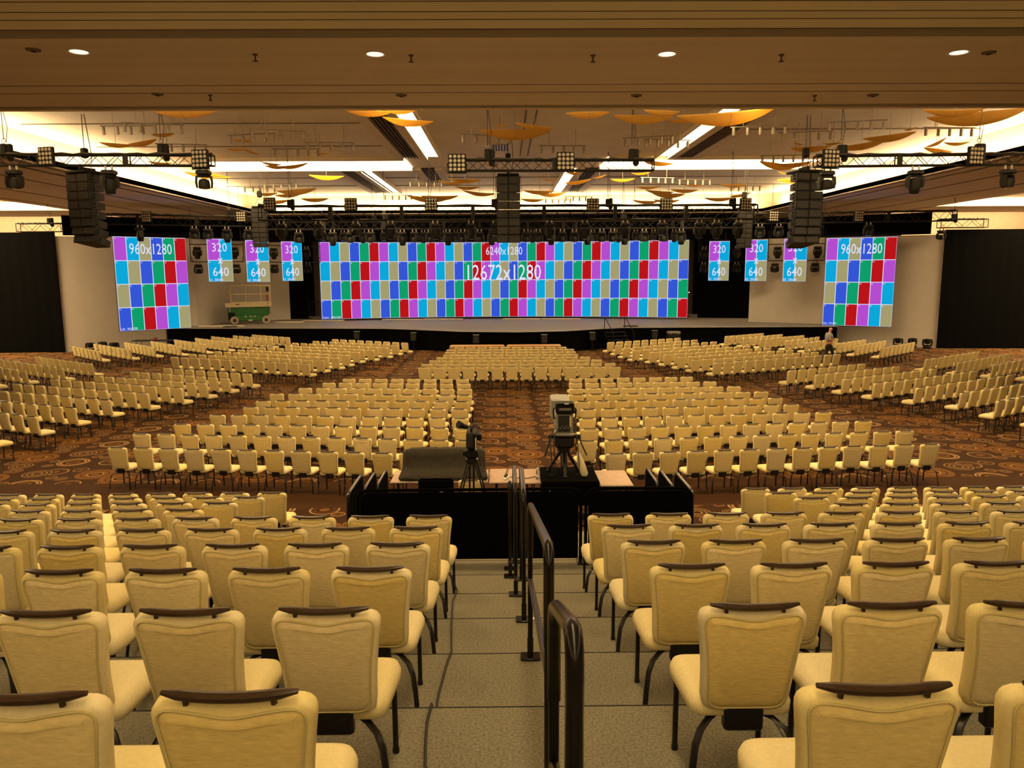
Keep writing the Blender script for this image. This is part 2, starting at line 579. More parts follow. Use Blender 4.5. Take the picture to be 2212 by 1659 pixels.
# slatted air grilles running along the ceiling
def ceiling_grille(label, x0, x1, y0, y1):
    t = thing('ceiling_grille', label, 'air grille', ((x0 + x1) / 2, (y0 + y1) / 2, Z2))
    w, l = x1 - x0, y1 - y0
    part('backing', MB().box((0, 0, -.02), (w, l, .02)), M['dark_gap'], t, smooth=False)
    slat = MB().box((0, 0, 0), (.035, l, .08)).mesh('slat', M['groove'], False)
    n = 5
    for i in range(n):
        link('slat', slat, t, (-w / 2 + w * (i + .5) / n, 0, -.07))
    for s in (-1, 1):
        part('frame', MB().box((s * (w / 2 + .2), 0, -.06), (.4, l, .12)), M['soffit'], t, smooth=False)
    return t


ceiling_grille('dark slatted ceiling grille beside the left luminous slot of the near bay', -4.55, -3.85, YN, 36.1)
ceiling_grille('dark slatted ceiling grille between the cross panels and far bay', -4.2, -3.5, 40.0, 46.0)
ceiling_grille('dark slatted ceiling grille beside the right luminous slot', 8.0, 8.7, YN, 36.1)
ceiling_grille('slatted ceiling grille left of the far bay', -8.4, -7.7, 40.2, 51.5)
ceiling_grille('slatted ceiling grille right of the far bay', 4.2, 4.9, 40.2, 51.5)
for i, (x0, x1, y) in enumerate(((-17, -4.6, 28.0), (-17, -4.6, 33.0), (8.9, 18, 29.5), (-17, 18, 44.0), (-17, 18, 48.0), (-2.8, 6.9, 21.6))):
    struct(slab('trim_%d' % (i + 1), x0, x1, y, y + .05, Z2 - .03, Z2 + .02, M['groove']))
for i, (x, y0, y1) in enumerate(((.75, 22, 36), (1.1, 22, 36))):
    struct(slab('trim_%d' % (i + 7), x, x + .05, y0, y1, Z2 - .03, Z2 + .02, M['groove']))
g = thing('ceiling_vent', 'small square louvred ceiling vent above the centre truss', 'vent', tuple(at(1081, 317, 33.5).xy) + (Z2,))
part('frame', MB().box((0, 0, -.02), (.75, 1.5, .04)), M['nickel'], g, smooth=False)
for i in range(6):
    part('slat', MB().box((-.3 + .12 * i, 0, -.05), (.05, 1.4, .03)), M['dark_gap'], g, smooth=False)

# recessed downlights: ring, lit lens and the lamp itself
dl = None


def downlight(x, y, label):
    global dl
    if dl is None:
        dl = thing('downlight', label, 'downlight', (x, y, Z1), group='recessed downlights in the near soffit')
        part('trim_ring', MB().lathe([(.16, 0), (.20, -.012), (.20, .01)], 24), M['white_trim'], dl)
        part('lens', MB().lathe([(.155, -.004), (.155, .01)], 24), M['lamp_on'], dl)
        return dl
    return dup(dl, (x, y, Z1), None, label)


def lamp(parent):
    ld = bpy.data.lights.new('downlight_lamp', 'SPOT')
    ld.energy = DOWNLIGHT_W
    ld.color = WARM
    ld.spot_size = R(150)
    ld.spot_blend = 1.0
    ld.shadow_soft_size = .25
    o = link('downlight_lamp', ld, parent, (0, 0, -.05))


for i, (x, y) in enumerate(((-7.58, 14.4), (-2.32, 14.6), (3.02, 14.65), (8.38, 14.6))):
    lamp(downlight(x, y, 'round lit ceiling downlight, %s from the left in the soffit row' % ORD[i + 1]))
for x, y in ((-13, 14.4), (14, 14.6), (-10, 10.2), (-4, 10.2), (4.5, 10.2), (10.5, 10.2)):
    d = downlight(x, y, 'round downlight overhead, %s of those above the riser seats' % {(-13, 14.4): 'leftmost', (14, 14.6): 'rightmost', (-10, 10.2): 'second', (-4, 10.2): 'third', (4.5, 10.2): 'fourth', (10.5, 10.2): 'fifth'}[(x, y)])
    d.location.z = Z1 + (.02 if y < 13 else 0)
    lamp(d)

# sprinkler heads and little detectors under the soffit
sp0 = None
for i, (px, py, k) in enumerate(((551, 117, 0), (888, 119, 0), (1281, 119, 0), (1688, 118, 0), (454, 205, 0), (1760, 206, 0), (340, 203, 1), (867, 205, 1), (1375, 206, 1), (1886, 205, 1), (72, 107, 1), (2136, 113, 1))):
    p = ground(px, py, Z1)
    lab = ('small dark %s under the soffit, %s from the left' % (('sprinkler head', 'flush detector')[k], ORD[i % 6 + 1]))
    t = thing(('sprinkler_head', 'ceiling_detector')[k], lab + (' in the front row' if py > 150 else ' in the near row'), ('sprinkler', 'detector')[k], p)
    if k == 0:
        part('plate', MB().lathe([(.05, 0), (.045, -.02), (.02, -.03)], 12), M['groove'], t)
        part('nozzle', MB().lathe([(.015, -.02), (.015, -.11), (.05, -.115), (.05, -.125)], 10), M['groove'], t)
    else:
        part('body', MB().lathe([(.13, .005), (.12, -.02), (.05, -.03)], 16), M['groove'], t)
        part('cap', MB().lathe([(.05, -.028), (.03, -.045)], 12), M['dark_gap'], t)

# ------------------------------------------------------------------ seating riser
D0, DS, H0, HS = 1.8426, 1.00876, 2.565, -0.238   # rail line of row 0, row pitch, deck height, rise
AX = 0.135


def deck_z(k):
    return H0 + HS * k


def nosing(k):
    return D0 + DS * k + .84


deck_cache = {}


def tier(k, spans, label):
    t = thing('riser_tier', label, 'riser', (0, 0, 0), group='carpeted tiers of the seating riser')
    z, y0, y1 = deck_z(k), nosing(k - 1), nosing(k)
    for xa, xb in spans:
        n = max(1, round((xb - xa) / 2.44))
        w = (xb - xa) / n
        for i in range(n):
            key = round(w, 3)
            if key not in deck_cache:
                deck_cache[key] = MB().bev((0, 0, -.06), (w - .008, DS - .006, .12), .008).mesh('deck', M['deck'], True)
            d = link('deck', deck_cache[key], t, (xa + w * (i + .5), (y0 + y1) / 2, z))
            part('joint_shade_line', MB().box((0, DS / 2 - .012, .001), (w - .02, .007, .003)), M['dark_gap'], d, smooth=False)  # dark line painted in for the shadow and joint at the deck's edge
        part('skirt', MB().box(((xa + xb) / 2, (y0 + y1) / 2, (z - .13) / 2), (xb - xa - .05, DS - .03, z - .13)), M['blackfelt'], t, smooth=False)
    return t


XW = 13.3
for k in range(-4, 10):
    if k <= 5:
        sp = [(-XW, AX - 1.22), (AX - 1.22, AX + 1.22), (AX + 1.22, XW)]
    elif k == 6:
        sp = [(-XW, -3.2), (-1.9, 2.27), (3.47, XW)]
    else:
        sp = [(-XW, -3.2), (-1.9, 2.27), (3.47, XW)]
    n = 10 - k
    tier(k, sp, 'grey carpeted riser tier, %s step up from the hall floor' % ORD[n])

# ------------------------------------------------------------------ stage
stage = thing('stage', 'wide black-fronted stage with pale mauve top and bowed front', 'stage')
SZ = 1.22
front = [(-20.8, 46.9), (-12.0, 46.2), (-7.2, 45.6), (-5.2, 44.6), (-2.4, 43.0), (.6, 42.3), (3.4, 42.9), (5.4, 44.2), (7.0, 45.1), (12.0, 45.1), (19.8, 44.9)]
out = front + [(19.8, 58.5), (-20.8, 58.5)]
n = len(out)
part('deck_top', MB().add([(x, y, SZ - .06) for x, y in out] + [(x, y, SZ) for x, y in out], [tuple(range(n - 1, -1, -1)), tuple(range(n, 2 * n))] + [(i, (i + 1) % n, n + (i + 1) % n, n + i) for i in range(n)]), M['stage'], stage, smooth=False)
ins = [(x, y + .05) for x, y in front] + [(19.75, 58.4), (-20.75, 58.4)]
part('skirt', MB().add([(x, y, 0) for x, y in ins] + [(x, y, SZ - .06) for x, y in ins], [(i, (i + 1) % n, n + (i + 1) % n, n + i) for i in range(n)]), M['blackfelt'], stage, smooth=False)
part('front_edge', MB().tube([(x, y - .01, SZ - .03) for x, y in front], .03, 6), M['silver'], stage)
for i, (pa, pb, py) in enumerate(((432, 525, 705.5), (596, 655, 697), (655, 742, 693.5), (827, 912, 691.5), (915, 1000, 690.5), (1086, 1168, 690), (1170, 1254, 690))):
    a, b = ground(pa, py, SZ), ground(pb, py, SZ)
    c = (a + b) / 2
    t = part('stage_board', MB().bev((0, 0, .035), ((b - a).length, .55, .07), .02), M['pale'], None, (c.x, c.y, SZ))
    t.rotation_euler = (0, 0, math.atan2(b.y - a.y, b.x - a.x))
    tag(t, 'pale flat board lying on the stage before the screen, %s from the left' % ORD[i + 1], 'board', 'boards on the stage floor')


# scenic flats, drapes
def panel_wall(name, pts, z0s, z1, m, th=.08):
    mb = MB()
    for (a, b), z0 in zip(zip(pts[:-1], pts[1:]), z0s):
        a, b = Vector((*a, 0)), Vector((*b, 0))
        d = b - a
        nrm = Vector((-d.y, d.x, 0)).normalized() * th
        q = [a, b, b + nrm, a + nrm]
        mb.add([(p.x, p.y, z0) for p in q] + [(p.x, p.y, z1) for p in q], [(3, 2, 1, 0), (4, 5, 6, 7), (0, 1, 5, 4), (1, 2, 6, 5), (2, 3, 7, 6), (3, 0, 4, 7)])
    return part(name, mb, m, smooth=False)


tag(panel_wall('scenic_flat', [(-25.75, 44.6), (-20.9, 47.0), (-19.4, 48.3), (-18.7, 52.4), (-15.2, 54.3)], [0, SZ + .01, SZ + .01, SZ + .01], 6.68, M['wallwhite']), 'tall off-white scenic wall behind the left portrait screen', 'scenic wall')
tag(panel_wall('scenic_flat', [(15.75, 48.9), (19.9, 46.6), (25.1, 43.7)], [SZ + .01, 0], 6.48, M['wallwhite']), 'tall off-white scenic wall behind the right portrait screen', 'scenic wall')


def drape(name, label, a, b, z0, z1, amp=.02, step=.22):
    a, b = Vector((*a, 0)), Vector((*b, 0))
    L = (b - a).length
    d = (b - a).normalized()
    nr = Vector((-d.y, d.x, 0))
    n = max(4, int(L / step))
    ring = []
    for i in range(n + 1):
        p = a + d * (L * i / n) + nr * (amp * math.sin(i * 2.1) * random.uniform(.5, 1.2))
        ring.append(p)
    v = [(p.x, p.y, z0) for p in ring] + [(p.x, p.y, z1) for p in ring]
    v += [(p.x + nr.x * .03, p.y + nr.y * .03, z0) for p in ring] + [(p.x + nr.x * .03, p.y + nr.y * .03, z1) for p in ring]
    m = n + 1
    f = [(i, i + 1, m + i + 1, m + i) for i in range(n)] + [(2 * m + i + 1, 2 * m + i, 3 * m + i, 3 * m + i + 1) for i in range(n)]
    o = part(name, MB().add(v, f), M['drape'])
    if label:
        tag(o, label, 'drape')
    return o


drape('side_drape', 'tall black drape closing the hall left of the stage', (-41, 44.3), (-25.7, 44.5), 0, 6.9)
drape('side_drape', 'tall black drape closing the hall right of the stage', (25.05, 43.6), (41, 42.3), 0, 6.75)
drape('stage_curtain', 'narrow black stage curtain right of the scissor lift', (-15.6, 54.9), (-14.1, 55.0), SZ, 8.0)
drape('stage_curtain', 'broad black stage curtain right of the main screen', (13.65, 53.6), (17.6, 52.6), SZ, 8.0)
drape('border_drape', 'black border drape hung across above the main screen', (-15.5, 51.2), (15.5, 50.6), 6.53, 8.2)
drape('border_drape', 'black border drape hung above the left portrait screen', (-25.2, 44.45), (-15.6, 51.0), 6.72, 7.85)
drape('border_drape', 'black border drape hung above the right portrait screen', (15.6, 50.0), (24.4, 43.9), 6.52, 7.75)
drape('masking_drape', 'dark masking drape at the back of the stage', (-30, 58.0), (-14.4, 58.2), SZ, 8.0)
drape('masking_drape', 'dark masking drape behind the right side of the stage', (14.4, 58.2), (30, 58.0), SZ, 8.0)
t = thing('crowd_rail', 'low railing with uprights beyond the left end of main screen', 'railing', (-13.3, 57.0, SZ))
part('top_rail', MB().tube([(-1.2, 0, 1.15), (1.2, 0, 1.15)], .03, 6), M['truss'], t)
for i in range(13):
    part('baluster', MB().cyl((-1.2 + .2 * i, 0, 0), (-1.2 + .2 * i, 0, 1.15), .015, 5), M['truss'], t)
for sx, lab in ((-1, 'slim pale upright pole beside the left stage curtain'), (1, 'slim pale upright pole beside the right stage curtain')):
    t = thing('upright_pole', lab, 'pole', (sx * 14.25 + (.6 if sx > 0 else 0), 55.5, SZ))
    part('pole', MB().cyl((0, 0, 0), (0, 0, 6.6), .035, 8), M['nickel'], t)
    part('base_plate', MB().bev((0, 0, .02), (.5, .5, .04), .01), M['truss'], t)
t = thing('light_stand', 'dim light stand with a small bright lamp beside the main screen', 'light stand', (13.25, 54.8, SZ))
part('mast', MB().cyl((0, 0, 0), (0, 0, 1.7), .025, 6), M['truss'], t)
part('base', MB().lathe([(.25, 0), (.22, .03), (.03, .05)], 12), M['truss'], t)
part('lamp_head', MB().bev((0, -.05, 1.75), (.2, .16, .16), .02), M['truss'], t)
part('bulb', MB().lathe([(.001, -.04), (.035, -.02), (.04, 0), (.035, .02), (.001, .04)], 8, M=Matrix.Translation((0, -.15, 1.75))), glow('tiny_lamp', (1, .85, .6), 6), t)
# ================================================================== LED screens
_strings = {}


def make_text(strings):
    """outline lettering -> flat mesh data (built-in font)"""
    tmp = []
    for s in strings:
        cu = bpy.data.curves.new('lettering', 'FONT')
        cu.body = s
        cu.size = 1.0
        cu.resolution_u = 2
        o = bpy.data.objects.new('lettering', cu)
        COL.objects.link(o)
        tmp.append((s, o, cu))
    dg = bpy.context.evaluated_depsgraph_get()
    for s, o, cu in tmp:
        ev = o.evaluated_get(dg)
        me = ev.to_mesh()
        v = np.array([p.co[:2] for p in me.vertices])
        lo, hi = v.min(0), v.max(0)
        _strings[s] = ((v - lo) / (hi - lo), [tuple(p.vertices) for p in me.polygons], (hi - lo))
        ev.to_mesh_clear()
    for s, o, cu in tmp:
        bpy.data.objects.remove(o)
        bpy.data.curves.remove(cu)


need = {'12672x1280', '6240x1280', '960x1280', '320', 'x', '640', 'Center   6240x1280', 'Left   960x1280', 'Right   960x1280'}
need |= {'%d,%d' % (r, c) for r in range(1, 5) for c in range(1, 40)}
need |= {'%s   320x640' % n for n in ('L1', 'L2', 'L3', 'R1', 'R2', 'R3')}
make_text(sorted(need))


def screen(name, label, a, b, z0, H, cols, rows, texts, foot, bow=0.0):
    """a,b: left/right foot in plan as the audience sees them; texts: (string, centre s, centre t, width, height) in screen fractions"""
    a, b = Vector((*a, 0)), Vector((*b, 0))
    d = b - a
    W = d.length
    u = d / W
    nr = Vector((u.y, -u.x, 0))            # towards the audience

    def pos(s, t, off):
        k = bow * (1 - (2 * s - 1) ** 2)
        p = a + d * s - nr * k + nr * off
        return (p.x, p.y, z0 + H * t)
    root = thing(name, label, 'led screen', ((a + b) / 2)[:2] + (z0,))
    o0 = Vector(root.location)

    def P(s, t, off):
        return Vector(pos(s, t, off)) - o0
    nseg = cols if bow else 1
    cab = MB()
    for i in range(nseg):
        s0, s1 = i / nseg, (i + 1) / nseg
        e0, e1 = (-.003 if i == 0 else 0), (.003 if i == nseg - 1 else 0)
        q = [P(s0 + e0, -.006, -.015), P(s1 + e1, -.006, -.015), P(s1 + e1, -.006, -.16), P(s0 + e0, -.006, -.16)]
        r = [P(s0 + e0, 1.006, -.015), P(s1 + e1, 1.006, -.015), P(s1 + e1, 1.006, -.16), P(s0 + e0, 1.006, -.16)]
        cab.add(q + r, [(3, 2, 1, 0), (4, 5, 6, 7), (0, 1, 5, 4), (1, 2, 6, 5), (2, 3, 7, 6), (3, 0, 4, 7)])
    part('cabinet', cab, M['black'], root, smooth=False)
    lines = MB()
    for i in range(nseg):
        s0, s1 = i / nseg, (i + 1) / nseg
        lines.add([P(s0, 0, 0), P(s1, 0, 0), P(s1, 1, 0), P(s0, 1, 0)], [(0, 1, 2, 3)])
    part('grid_lines', lines, M['led_white'], root, smooth=False)
    cells = MB()
    lw = .026
    gs, gt = lw / W, lw / H
    lab = MB()
    for r in range(rows):
        for c in range(cols):
            s0, s1 = c / cols + gs, (c + 1) / cols - gs * .4
            t1, t0 = 1 - r / rows - gt, 1 - (r + 1) / rows + gt * .4
            cells.add([P(s0, t0, .008), P(s1, t0, .008), P(s1, t1, .008), P(s0, t1, .008)], [(0, 1, 2, 3)], (r + c) % 6)
            v, f, _ = _strings['%d,%d' % (r + 1, c + 1)]
            hh = .11
            ww = hh * (.95 if c < 9 else 1.6)
            lab.add([P(s0 + (.01 + x * ww) / W, t1 - (.02 + (1 - y) * hh) / H, .014) for x, y in v], f)
    part('test_pattern', cells, SCREEN, root, smooth=False)
    ft = _strings[foot]
    fw = .13 * ft[2][0] / ft[2][1] * .75
    lab.add([P((.06 + x * fw) / W, (.05 + y * .13) / H, .014) for x, y in ft[0]], ft[1])
    part('cell_numbers', lab, M['led_white'], root, smooth=False)
    for s, cs, ct, w, h in texts:
        v, f, _ = _strings[s]
        part('lettering', MB().add([P(cs + (x - .5) * w, ct + (y - .5) * h, .018) for x, y in v], f), M['led_white'], root, smooth=False)
    # fly frame
    part('hanging_bar', MB().tube([P(0, 1.03, -.1), P(.5, 1.03, -.1), P(1, 1.03, -.1)], .03, 6), M['truss'], root)
    return root


screen('main_screen', 'very wide curved test-pattern screen reading 12672x1280 at stage centre', (-12.5, 52.3), (12.45, 51.7), 1.36, 5.2, 39, 4,
       [('6240x1280', .5, .885, .102, .105), ('12672x1280', .5, .60, .207, .205)], 'Center   6240x1280', bow=2.1)
screen('portrait_screen', 'large left portrait test-pattern screen reading 960x1280', (-21.67, 43.03), (-18.75, 45.67), 1.32, 5.26, 6, 4,
       [('960x1280', .50, .875, .585, .115)], 'Left   960x1280')
screen('portrait_screen', 'large right portrait test-pattern screen reading 960x1280', (19.24, 45.77), (22.47, 43.86), 1.235, 5.15, 6, 4,
       [('960x1280', .51, .875, .585, .115)], 'Right   960x1280')
small = [('320', .5, .80, .60, .20), ('x', .5, .485, .19, .13), ('640', .5, .23, .64, .21)]
for i, (lab, a, b, z) in enumerate((
        ('small hanging 320 by 640 screen next to the left portrait screen', (-18.36, 47.9), (-17.05, 48.5), 4.01),
        ('small hanging 320 by 640 screen above the green scissor lift', (-16.42, 49.2), (-15.15, 49.8), 3.96),
        ('small hanging 320 by 640 screen left of the main screen', (-15.02, 52.2), (-13.72, 52.5), 3.98),
        ('small hanging 320 by 640 screen right of the main screen', (13.9, 52.0), (15.22, 51.8), 3.84),
        ('small hanging 320 by 640 screen before the right black curtain edge', (15.66, 49.7), (16.95, 49.4), 3.83),
        ('small hanging 320 by 640 screen next to the right portrait screen', (17.5, 47.95), (18.72, 47.35), 3.82))):
    k = .95                                   # true distance of the small screens
    a, b, z = (a[0] * k, a[1] * k), (b[0] * k, b[1] * k), CAM_Z + (z - CAM_Z) * k
    screen('column_screen', lab, a, b, z, 2.5, 2, 2, small, '%s   320x640' % ('L1', 'L2', 'L3', 'R1', 'R2', 'R3')[i])
# ================================================================== banquet chairs
TILT = R(9.5)


def back_point(x, v, off):
    """point on the backrest: x across, v up along the back, off along its thickness (negative = rear)"""
    bow = .012 * math.sin(math.pi * min(1, max(0, v / .5)))
    y = -.188 - math.sin(TILT) * v - bow + off * math.cos(TILT) + .25 * x * x
    z = .43 + math.cos(TILT) * v + off * math.sin(TILT)
    return (x, y, z)


def build_chair():
    t = link('banquet_chair', None)
    # seat
    ol = rounded([Vector((-.215, -.20)), Vector((.215, -.20)), Vector((.245, .21)), Vector((-.245, .21))], [.07, .07, .10, .10], 5)
    rings = []
    for i, z in ((.02, .385), (.002, .398), (0, .435), (.012, .462), (.045, .478)):
        rings.append([(p.x, p.y, z) for p in inset(ol, i)])
    rings.append([(p.x * .62, p.y * .62, .486) for p in ol])
    part('seat', MB().loft(rings), M['fabric'], t, angle=60)
    part('seat_pan', MB().box((0, 0, .378), (.30, .30, .02)), M['leg'], t, smooth=False)
    # backrest with rear panel and piping
    ol = rounded([Vector((-.180, 0)), Vector((.180, 0)), Vector((.192, .24)), Vector((.225, .485)), Vector((0, .477)), Vector((-.225, .485)), Vector((-.192, .24))], [.07, .07, .2, .065, .1, .065, .2], 5)
    rings = []
    for i, o in ((.030, -.032), (.010, -.029), (0, -.018), (0, .018), (.012, .030), (.035, .034)):
        rings.append([back_point(p.x, p.y, o) for p in inset(ol, i)])
    br = part('backrest', MB().loft(rings), M['fabric'], t, angle=60)
    pl = rounded([Vector((-.158, .026)), Vector((.158, .026)), Vector((.168, .24)), Vector((.199, .470)), Vector((.09, .458)), Vector((0, .438)), Vector((-.09, .458)), Vector((-.199, .470)), Vector((-.168, .24))], [.055, .055, .2, .05, .06, .08, .06, .05, .2], 4)
    mb = MB()
    mb.loft([[back_point(p.x, p.y, -.030) for p in pl], [back_point(p.x, p.y, -.0345) for p in inset(pl, .004)], [back_point(p.x, p.y, -.038) for p in inset(pl, .03)]])
    part('rear_panel', mb, M['fabric_back'], br, angle=60)
    pts = [back_point(p.x, p.y, -.033) for p in inset(pl, -.003)]
    part('piping', MB().tube(pts + pts[:1], .0045, 5, cap=False), M['piping'], br)
    # dark wooden grip rail on two studs
    path, rad = [], []
    for i in range(9):
        s = -1 + i / 4
        path.append((.178 * s, -.296 + .012 * s * s, .922 + .010 * s * s))
        rad.append(.0175 * (1 - .55 * abs(s) ** 6))
    gr = part('grip_rail', MB().tube(path, rad, 8, flat=(.85, 1.15)), M['wood'], t)
    st = MB()
    for s in (-1, 1):
        st.cyl((.115 * s, -.288, .90), (.115 * s, -.294, .932), .009, 6)
    part('rail_studs', st, M['wood'], gr)
    part('back_bracket', MB().bev((0, -.190, .395), (.165, .055, .125), .01), M['leg'], t)
    fl = MB().cyl((0, 0, 0), (0, 0, .385), .0135, 8)
    fl.cyl((0, 0, 0), (0, 0, .02), .017, 8)
    fm = fl.mesh('leg', M['leg'])
    for s in (-1, 1):
        link('leg', fm, t, (.198 * s, .165, 0))
    for s in (-1, 1):
        p = [(.085 * s, -.12, .372), (.135 * s, -.165, .366), (.180 * s, -.205, .338), (.207 * s, -.232, .285), (.222 * s, -.252, .19), (.232 * s, -.272, .08), (.236 * s, -.282, 0)]
        part('leg', MB().tube(p, .013, 6, flat=(.7, 1.35)), M['leg'], t)
    return t


def low_chair():
    mb = MB()
    ol = rounded([Vector((-.215, -.20)), Vector((.215, -.20)), Vector((.245, .21)), Vector((-.245, .21))], [.07, .07, .10, .10], 2)
    mb.loft([[(p.x, p.y, z) for p in inset(ol, i)] for i, z in ((.015, .385), (0, .43), (.03, .478))], mat=0)
    ol = rounded([Vector((-.180, 0)), Vector((.180, 0)), Vector((.225, .495)), Vector((-.225, .495))], [.07, .07, .065, .065], 2)
    mb.loft([[back_point(p.x, p.y, o) for p in inset(ol, i)] for i, o in ((0, .03), (0, -.02), (.015, -.034))], mat=0)
    pl = inset(ol, .022)
    n = len(pl)
    mb.add([back_point(p.x, p.y - (.02 if p.y > .4 and abs(p.x) < .1 else 0), -.036) for p in pl], [tuple(range(n))], 1)
    mb.tube([(-.178, -.292, .943), (0, -.296, .934), (.178, -.292, .943)], [.009, .016, .009], 4, mat=3)
    mb.box((0, -.19, .395), (.165, .055, .125), mat=2)
    for s in (-1, 1):
        mb.cyl((.198 * s, .165, 0), (.198 * s, .165, .385), .0135, 4, mat=2)
        mb.tube([(.085 * s, -.12, .372), (.19 * s, -.21, .32), (.236 * s, -.282, 0)], .014, 4, mat=2)
    return mb


RAIL_BACK = .296
chairs = []          # (rail x, rail y, floor z, facing angle, block, row, seat)
for k in range(0, 10):
    i0 = 0 if k <= 5 else 5
    for i in range(i0, 15):
        chairs.append((-.7253 - .55 * i, D0 + DS * k, deck_z(k) + .002, 0.0, 'riser_left', k, i + 1))
        chairs.append((.9948 + .55 * i, D0 + DS * k, deck_z(k) + .002, 0.0, 'riser_right', k, i + 1))
ROWS = {
    'LC': [(-8.26, 15.82, -1.95, 15.05, 12), (-8.39, 17.2, -0.89, 16.23, 14), (-7.91, 18.3, -0.99, 17.55, 13), (-7.51, 19.52, -1.14, 18.77, 12), (-6.99, 20.58, -1.25, 20.05, 11), (-6.98, 21.63, -1.24, 21.25, 11), (-6.95, 22.82, -1.22, 22.38, 11), (-6.37, 23.94, -1.24, 23.51, 10), (-5.87, 25.07, -1.35, 24.62, 9), (-5.38, 25.98, -1.44, 25.72, 8)],
    'RC': [(2.25, 14.94, 8.98, 15.55, 13), (1.81, 16.12, 9.17, 16.9, 14), (1.99, 17.39, 8.75, 18.05, 13), (2.07, 18.65, 8.27, 19.26, 12), (2.23, 19.91, 7.88, 20.41, 11), (2.22, 21.15, 7.83, 21.51, 11), (2.18, 22.32, 7.77, 22.58, 11), (2.24, 23.42, 7.26, 23.65, 10), (2.33, 24.6, 6.79, 24.74, 9), (2.42, 25.66, 6.31, 25.91, 8)],
    'LM': [(-13.7, 18.8, -12.6, 18.2, 3), (-15.0, 20.75, -12.31, 19.49, 6), (-15.0, 22.05, -12.03, 20.75, 7), (-16.3, 23.93, -11.7, 22.01, 10), (-16.37, 25.31, -11.13, 23.13, 11), (-15.75, 26.4, -10.52, 24.13, 11), (-14.61, 27.15, -10.13, 25.19, 10), (-13.89, 28.31, -9.82, 26.37, 9), (-13.06, 29.26, -9.43, 27.53, 8)],
    'RM': [(10.54, 27.39, 13.94, 29.22, 8), (11.09, 26.28, 14.85, 28.36, 9), (11.57, 25.16, 15.85, 27.62, 10), (12.11, 24.14, 16.89, 26.87, 11), (12.92, 23.15, 17.5, 25.81, 10), (13.72, 22.15, 17.1, 24.1, 8), (13.89, 20.75, 16.3, 22.2, 6), (14.2, 19.45, 15.7, 20.4, 4)],
    'CF': [(-3.11, 28.95, 4.22, 28.75, 14), (-3.1, 30.1, 4.2, 29.95, 14), (-2.91, 31.3, 3.81, 31.2, 13), (-2.69, 32.35, 3.44, 32.25, 12), (-2.51, 33.4, 3.04, 33.3, 11), (-2.49, 34.47, 3.03, 34.4, 11), (-2.51, 35.6, 3.07, 35.5, 11), (-2.19, 36.67, 2.8, 36.58, 10)],
    'LF': [(-14.48, 33.22, -8.04, 30.43, 13), (-14.19, 34.36, -7.74, 31.6, 13), (-13.41, 35.44, -7.35, 32.62, 13), (-12.57, 36.15, -7.13, 33.63, 12), (-12.43, 37.45, -6.87, 34.84, 12), (-10.8, 37.92, -6.36, 35.69, 10), (-10.92, 39.5, -5.87, 36.78, 11), (-10.09, 40.5, -5.54, 38.1, 10), (-9.28, 41.5, -5.2, 39.22, 9)],
    'RF': [(8.5, 29.88, 14.45, 32.61, 13), (7.91, 30.92, 13.88, 33.55, 13), (7.56, 31.97, 13.1, 34.5, 12), (7.2, 33.01, 12.4, 35.45, 11), (6.77, 33.99, 11.73, 36.44, 11), (6.13, 34.9, 10.97, 37.33, 10), (5.87, 36.08, 10.77, 38.7, 10), (5.68, 37.4, 10.05, 39.8, 10), (5.5, 38.79, 9.41, 40.94, 9)],
    'LO': [(-20.73, 33.64, -17.0, 30.99, 9), (-21.77, 32.75, -17.44, 29.66, 10), (-20.6, 30.4, -18.38, 28.88, 5), (-20.4, 29.0, -18.9, 27.8, 4)],
    'RO': [(17.36, 30.65, 20.9, 33.2, 9), (17.96, 29.48, 21.68, 32.3, 9), (18.86, 28.67, 21.4, 30.6, 6), (19.7, 27.9, 20.6, 28.6, 3)],
    'LFF': [(-21.84, 38.53, -19.35, 36.11, 7), (-21.4, 39.75, -18.27, 36.81, 8), (-20.23, 40.55, -17.56, 37.85, 8), (-19.02, 41.04, -16.55, 38.47, 7), (-18.12, 41.9, -15.67, 39.47, 7), (-17.35, 42.85, -14.93, 40.57, 7), (-16.85, 43.9, -13.88, 41.29, 8), (-15.74, 44.4, -13.07, 42.2, 7), (-14.84, 44.95, -12.33, 43.0, 7)],
    'RFF': [(12.45, 42.0, 14.9, 43.7, 7), (13.19, 41.1, 15.7, 42.9, 7), (13.83, 40.25, 16.61, 42.1, 8), (14.83, 39.26, 17.08, 41.11, 6), (15.38, 38.1, 17.6, 39.95, 6), (16.75, 37.58, 18.85, 39.4, 6), (17.13, 36.4, 19.59, 38.74, 7), (17.84, 35.37, 20.53, 37.75, 8)],
}
for blk, rows in ROWS.items():
    for r, (x0, y0, x1, y1, n) in enumerate(rows):
        ang = math.atan2(y1 - y0, x1 - x0)
        for i in range(n):
            s = i / (n - 1)
            jx, jy, ja = random.uniform(-.012, .012), random.uniform(-.02, .02), random.uniform(-.03, .03)
            right = blk in ('RC', 'RM', 'RF', 'RO', 'RFF')
            seat = i + 1 if right else n - i
            chairs.append((x0 + (x1 - x0) * s + jx, y0 + (y1 - y0) * s + jy, 0.0, ang + ja, blk, r, seat))
chairs.append((-.62, 13.05, 0.0, .05, 'booth', 0, 1))


def in_frame(c):
    x, y, z, a = c[:4]
    px, py = picture((x, y, z + .93))
    qx, qy = picture((x - math.sin(a) * .45, y + math.cos(a) * .45, z + .45))
    return (-60 < px < 2272 or 0 < qx < 2212) and py < 1690


chairs = [c for c in chairs if in_frame(c)]
chairs.sort(key=lambda c: depth_of((c[0], c[1], c[2] + .6)))
near, rest = chairs[:300], chairs[300:]


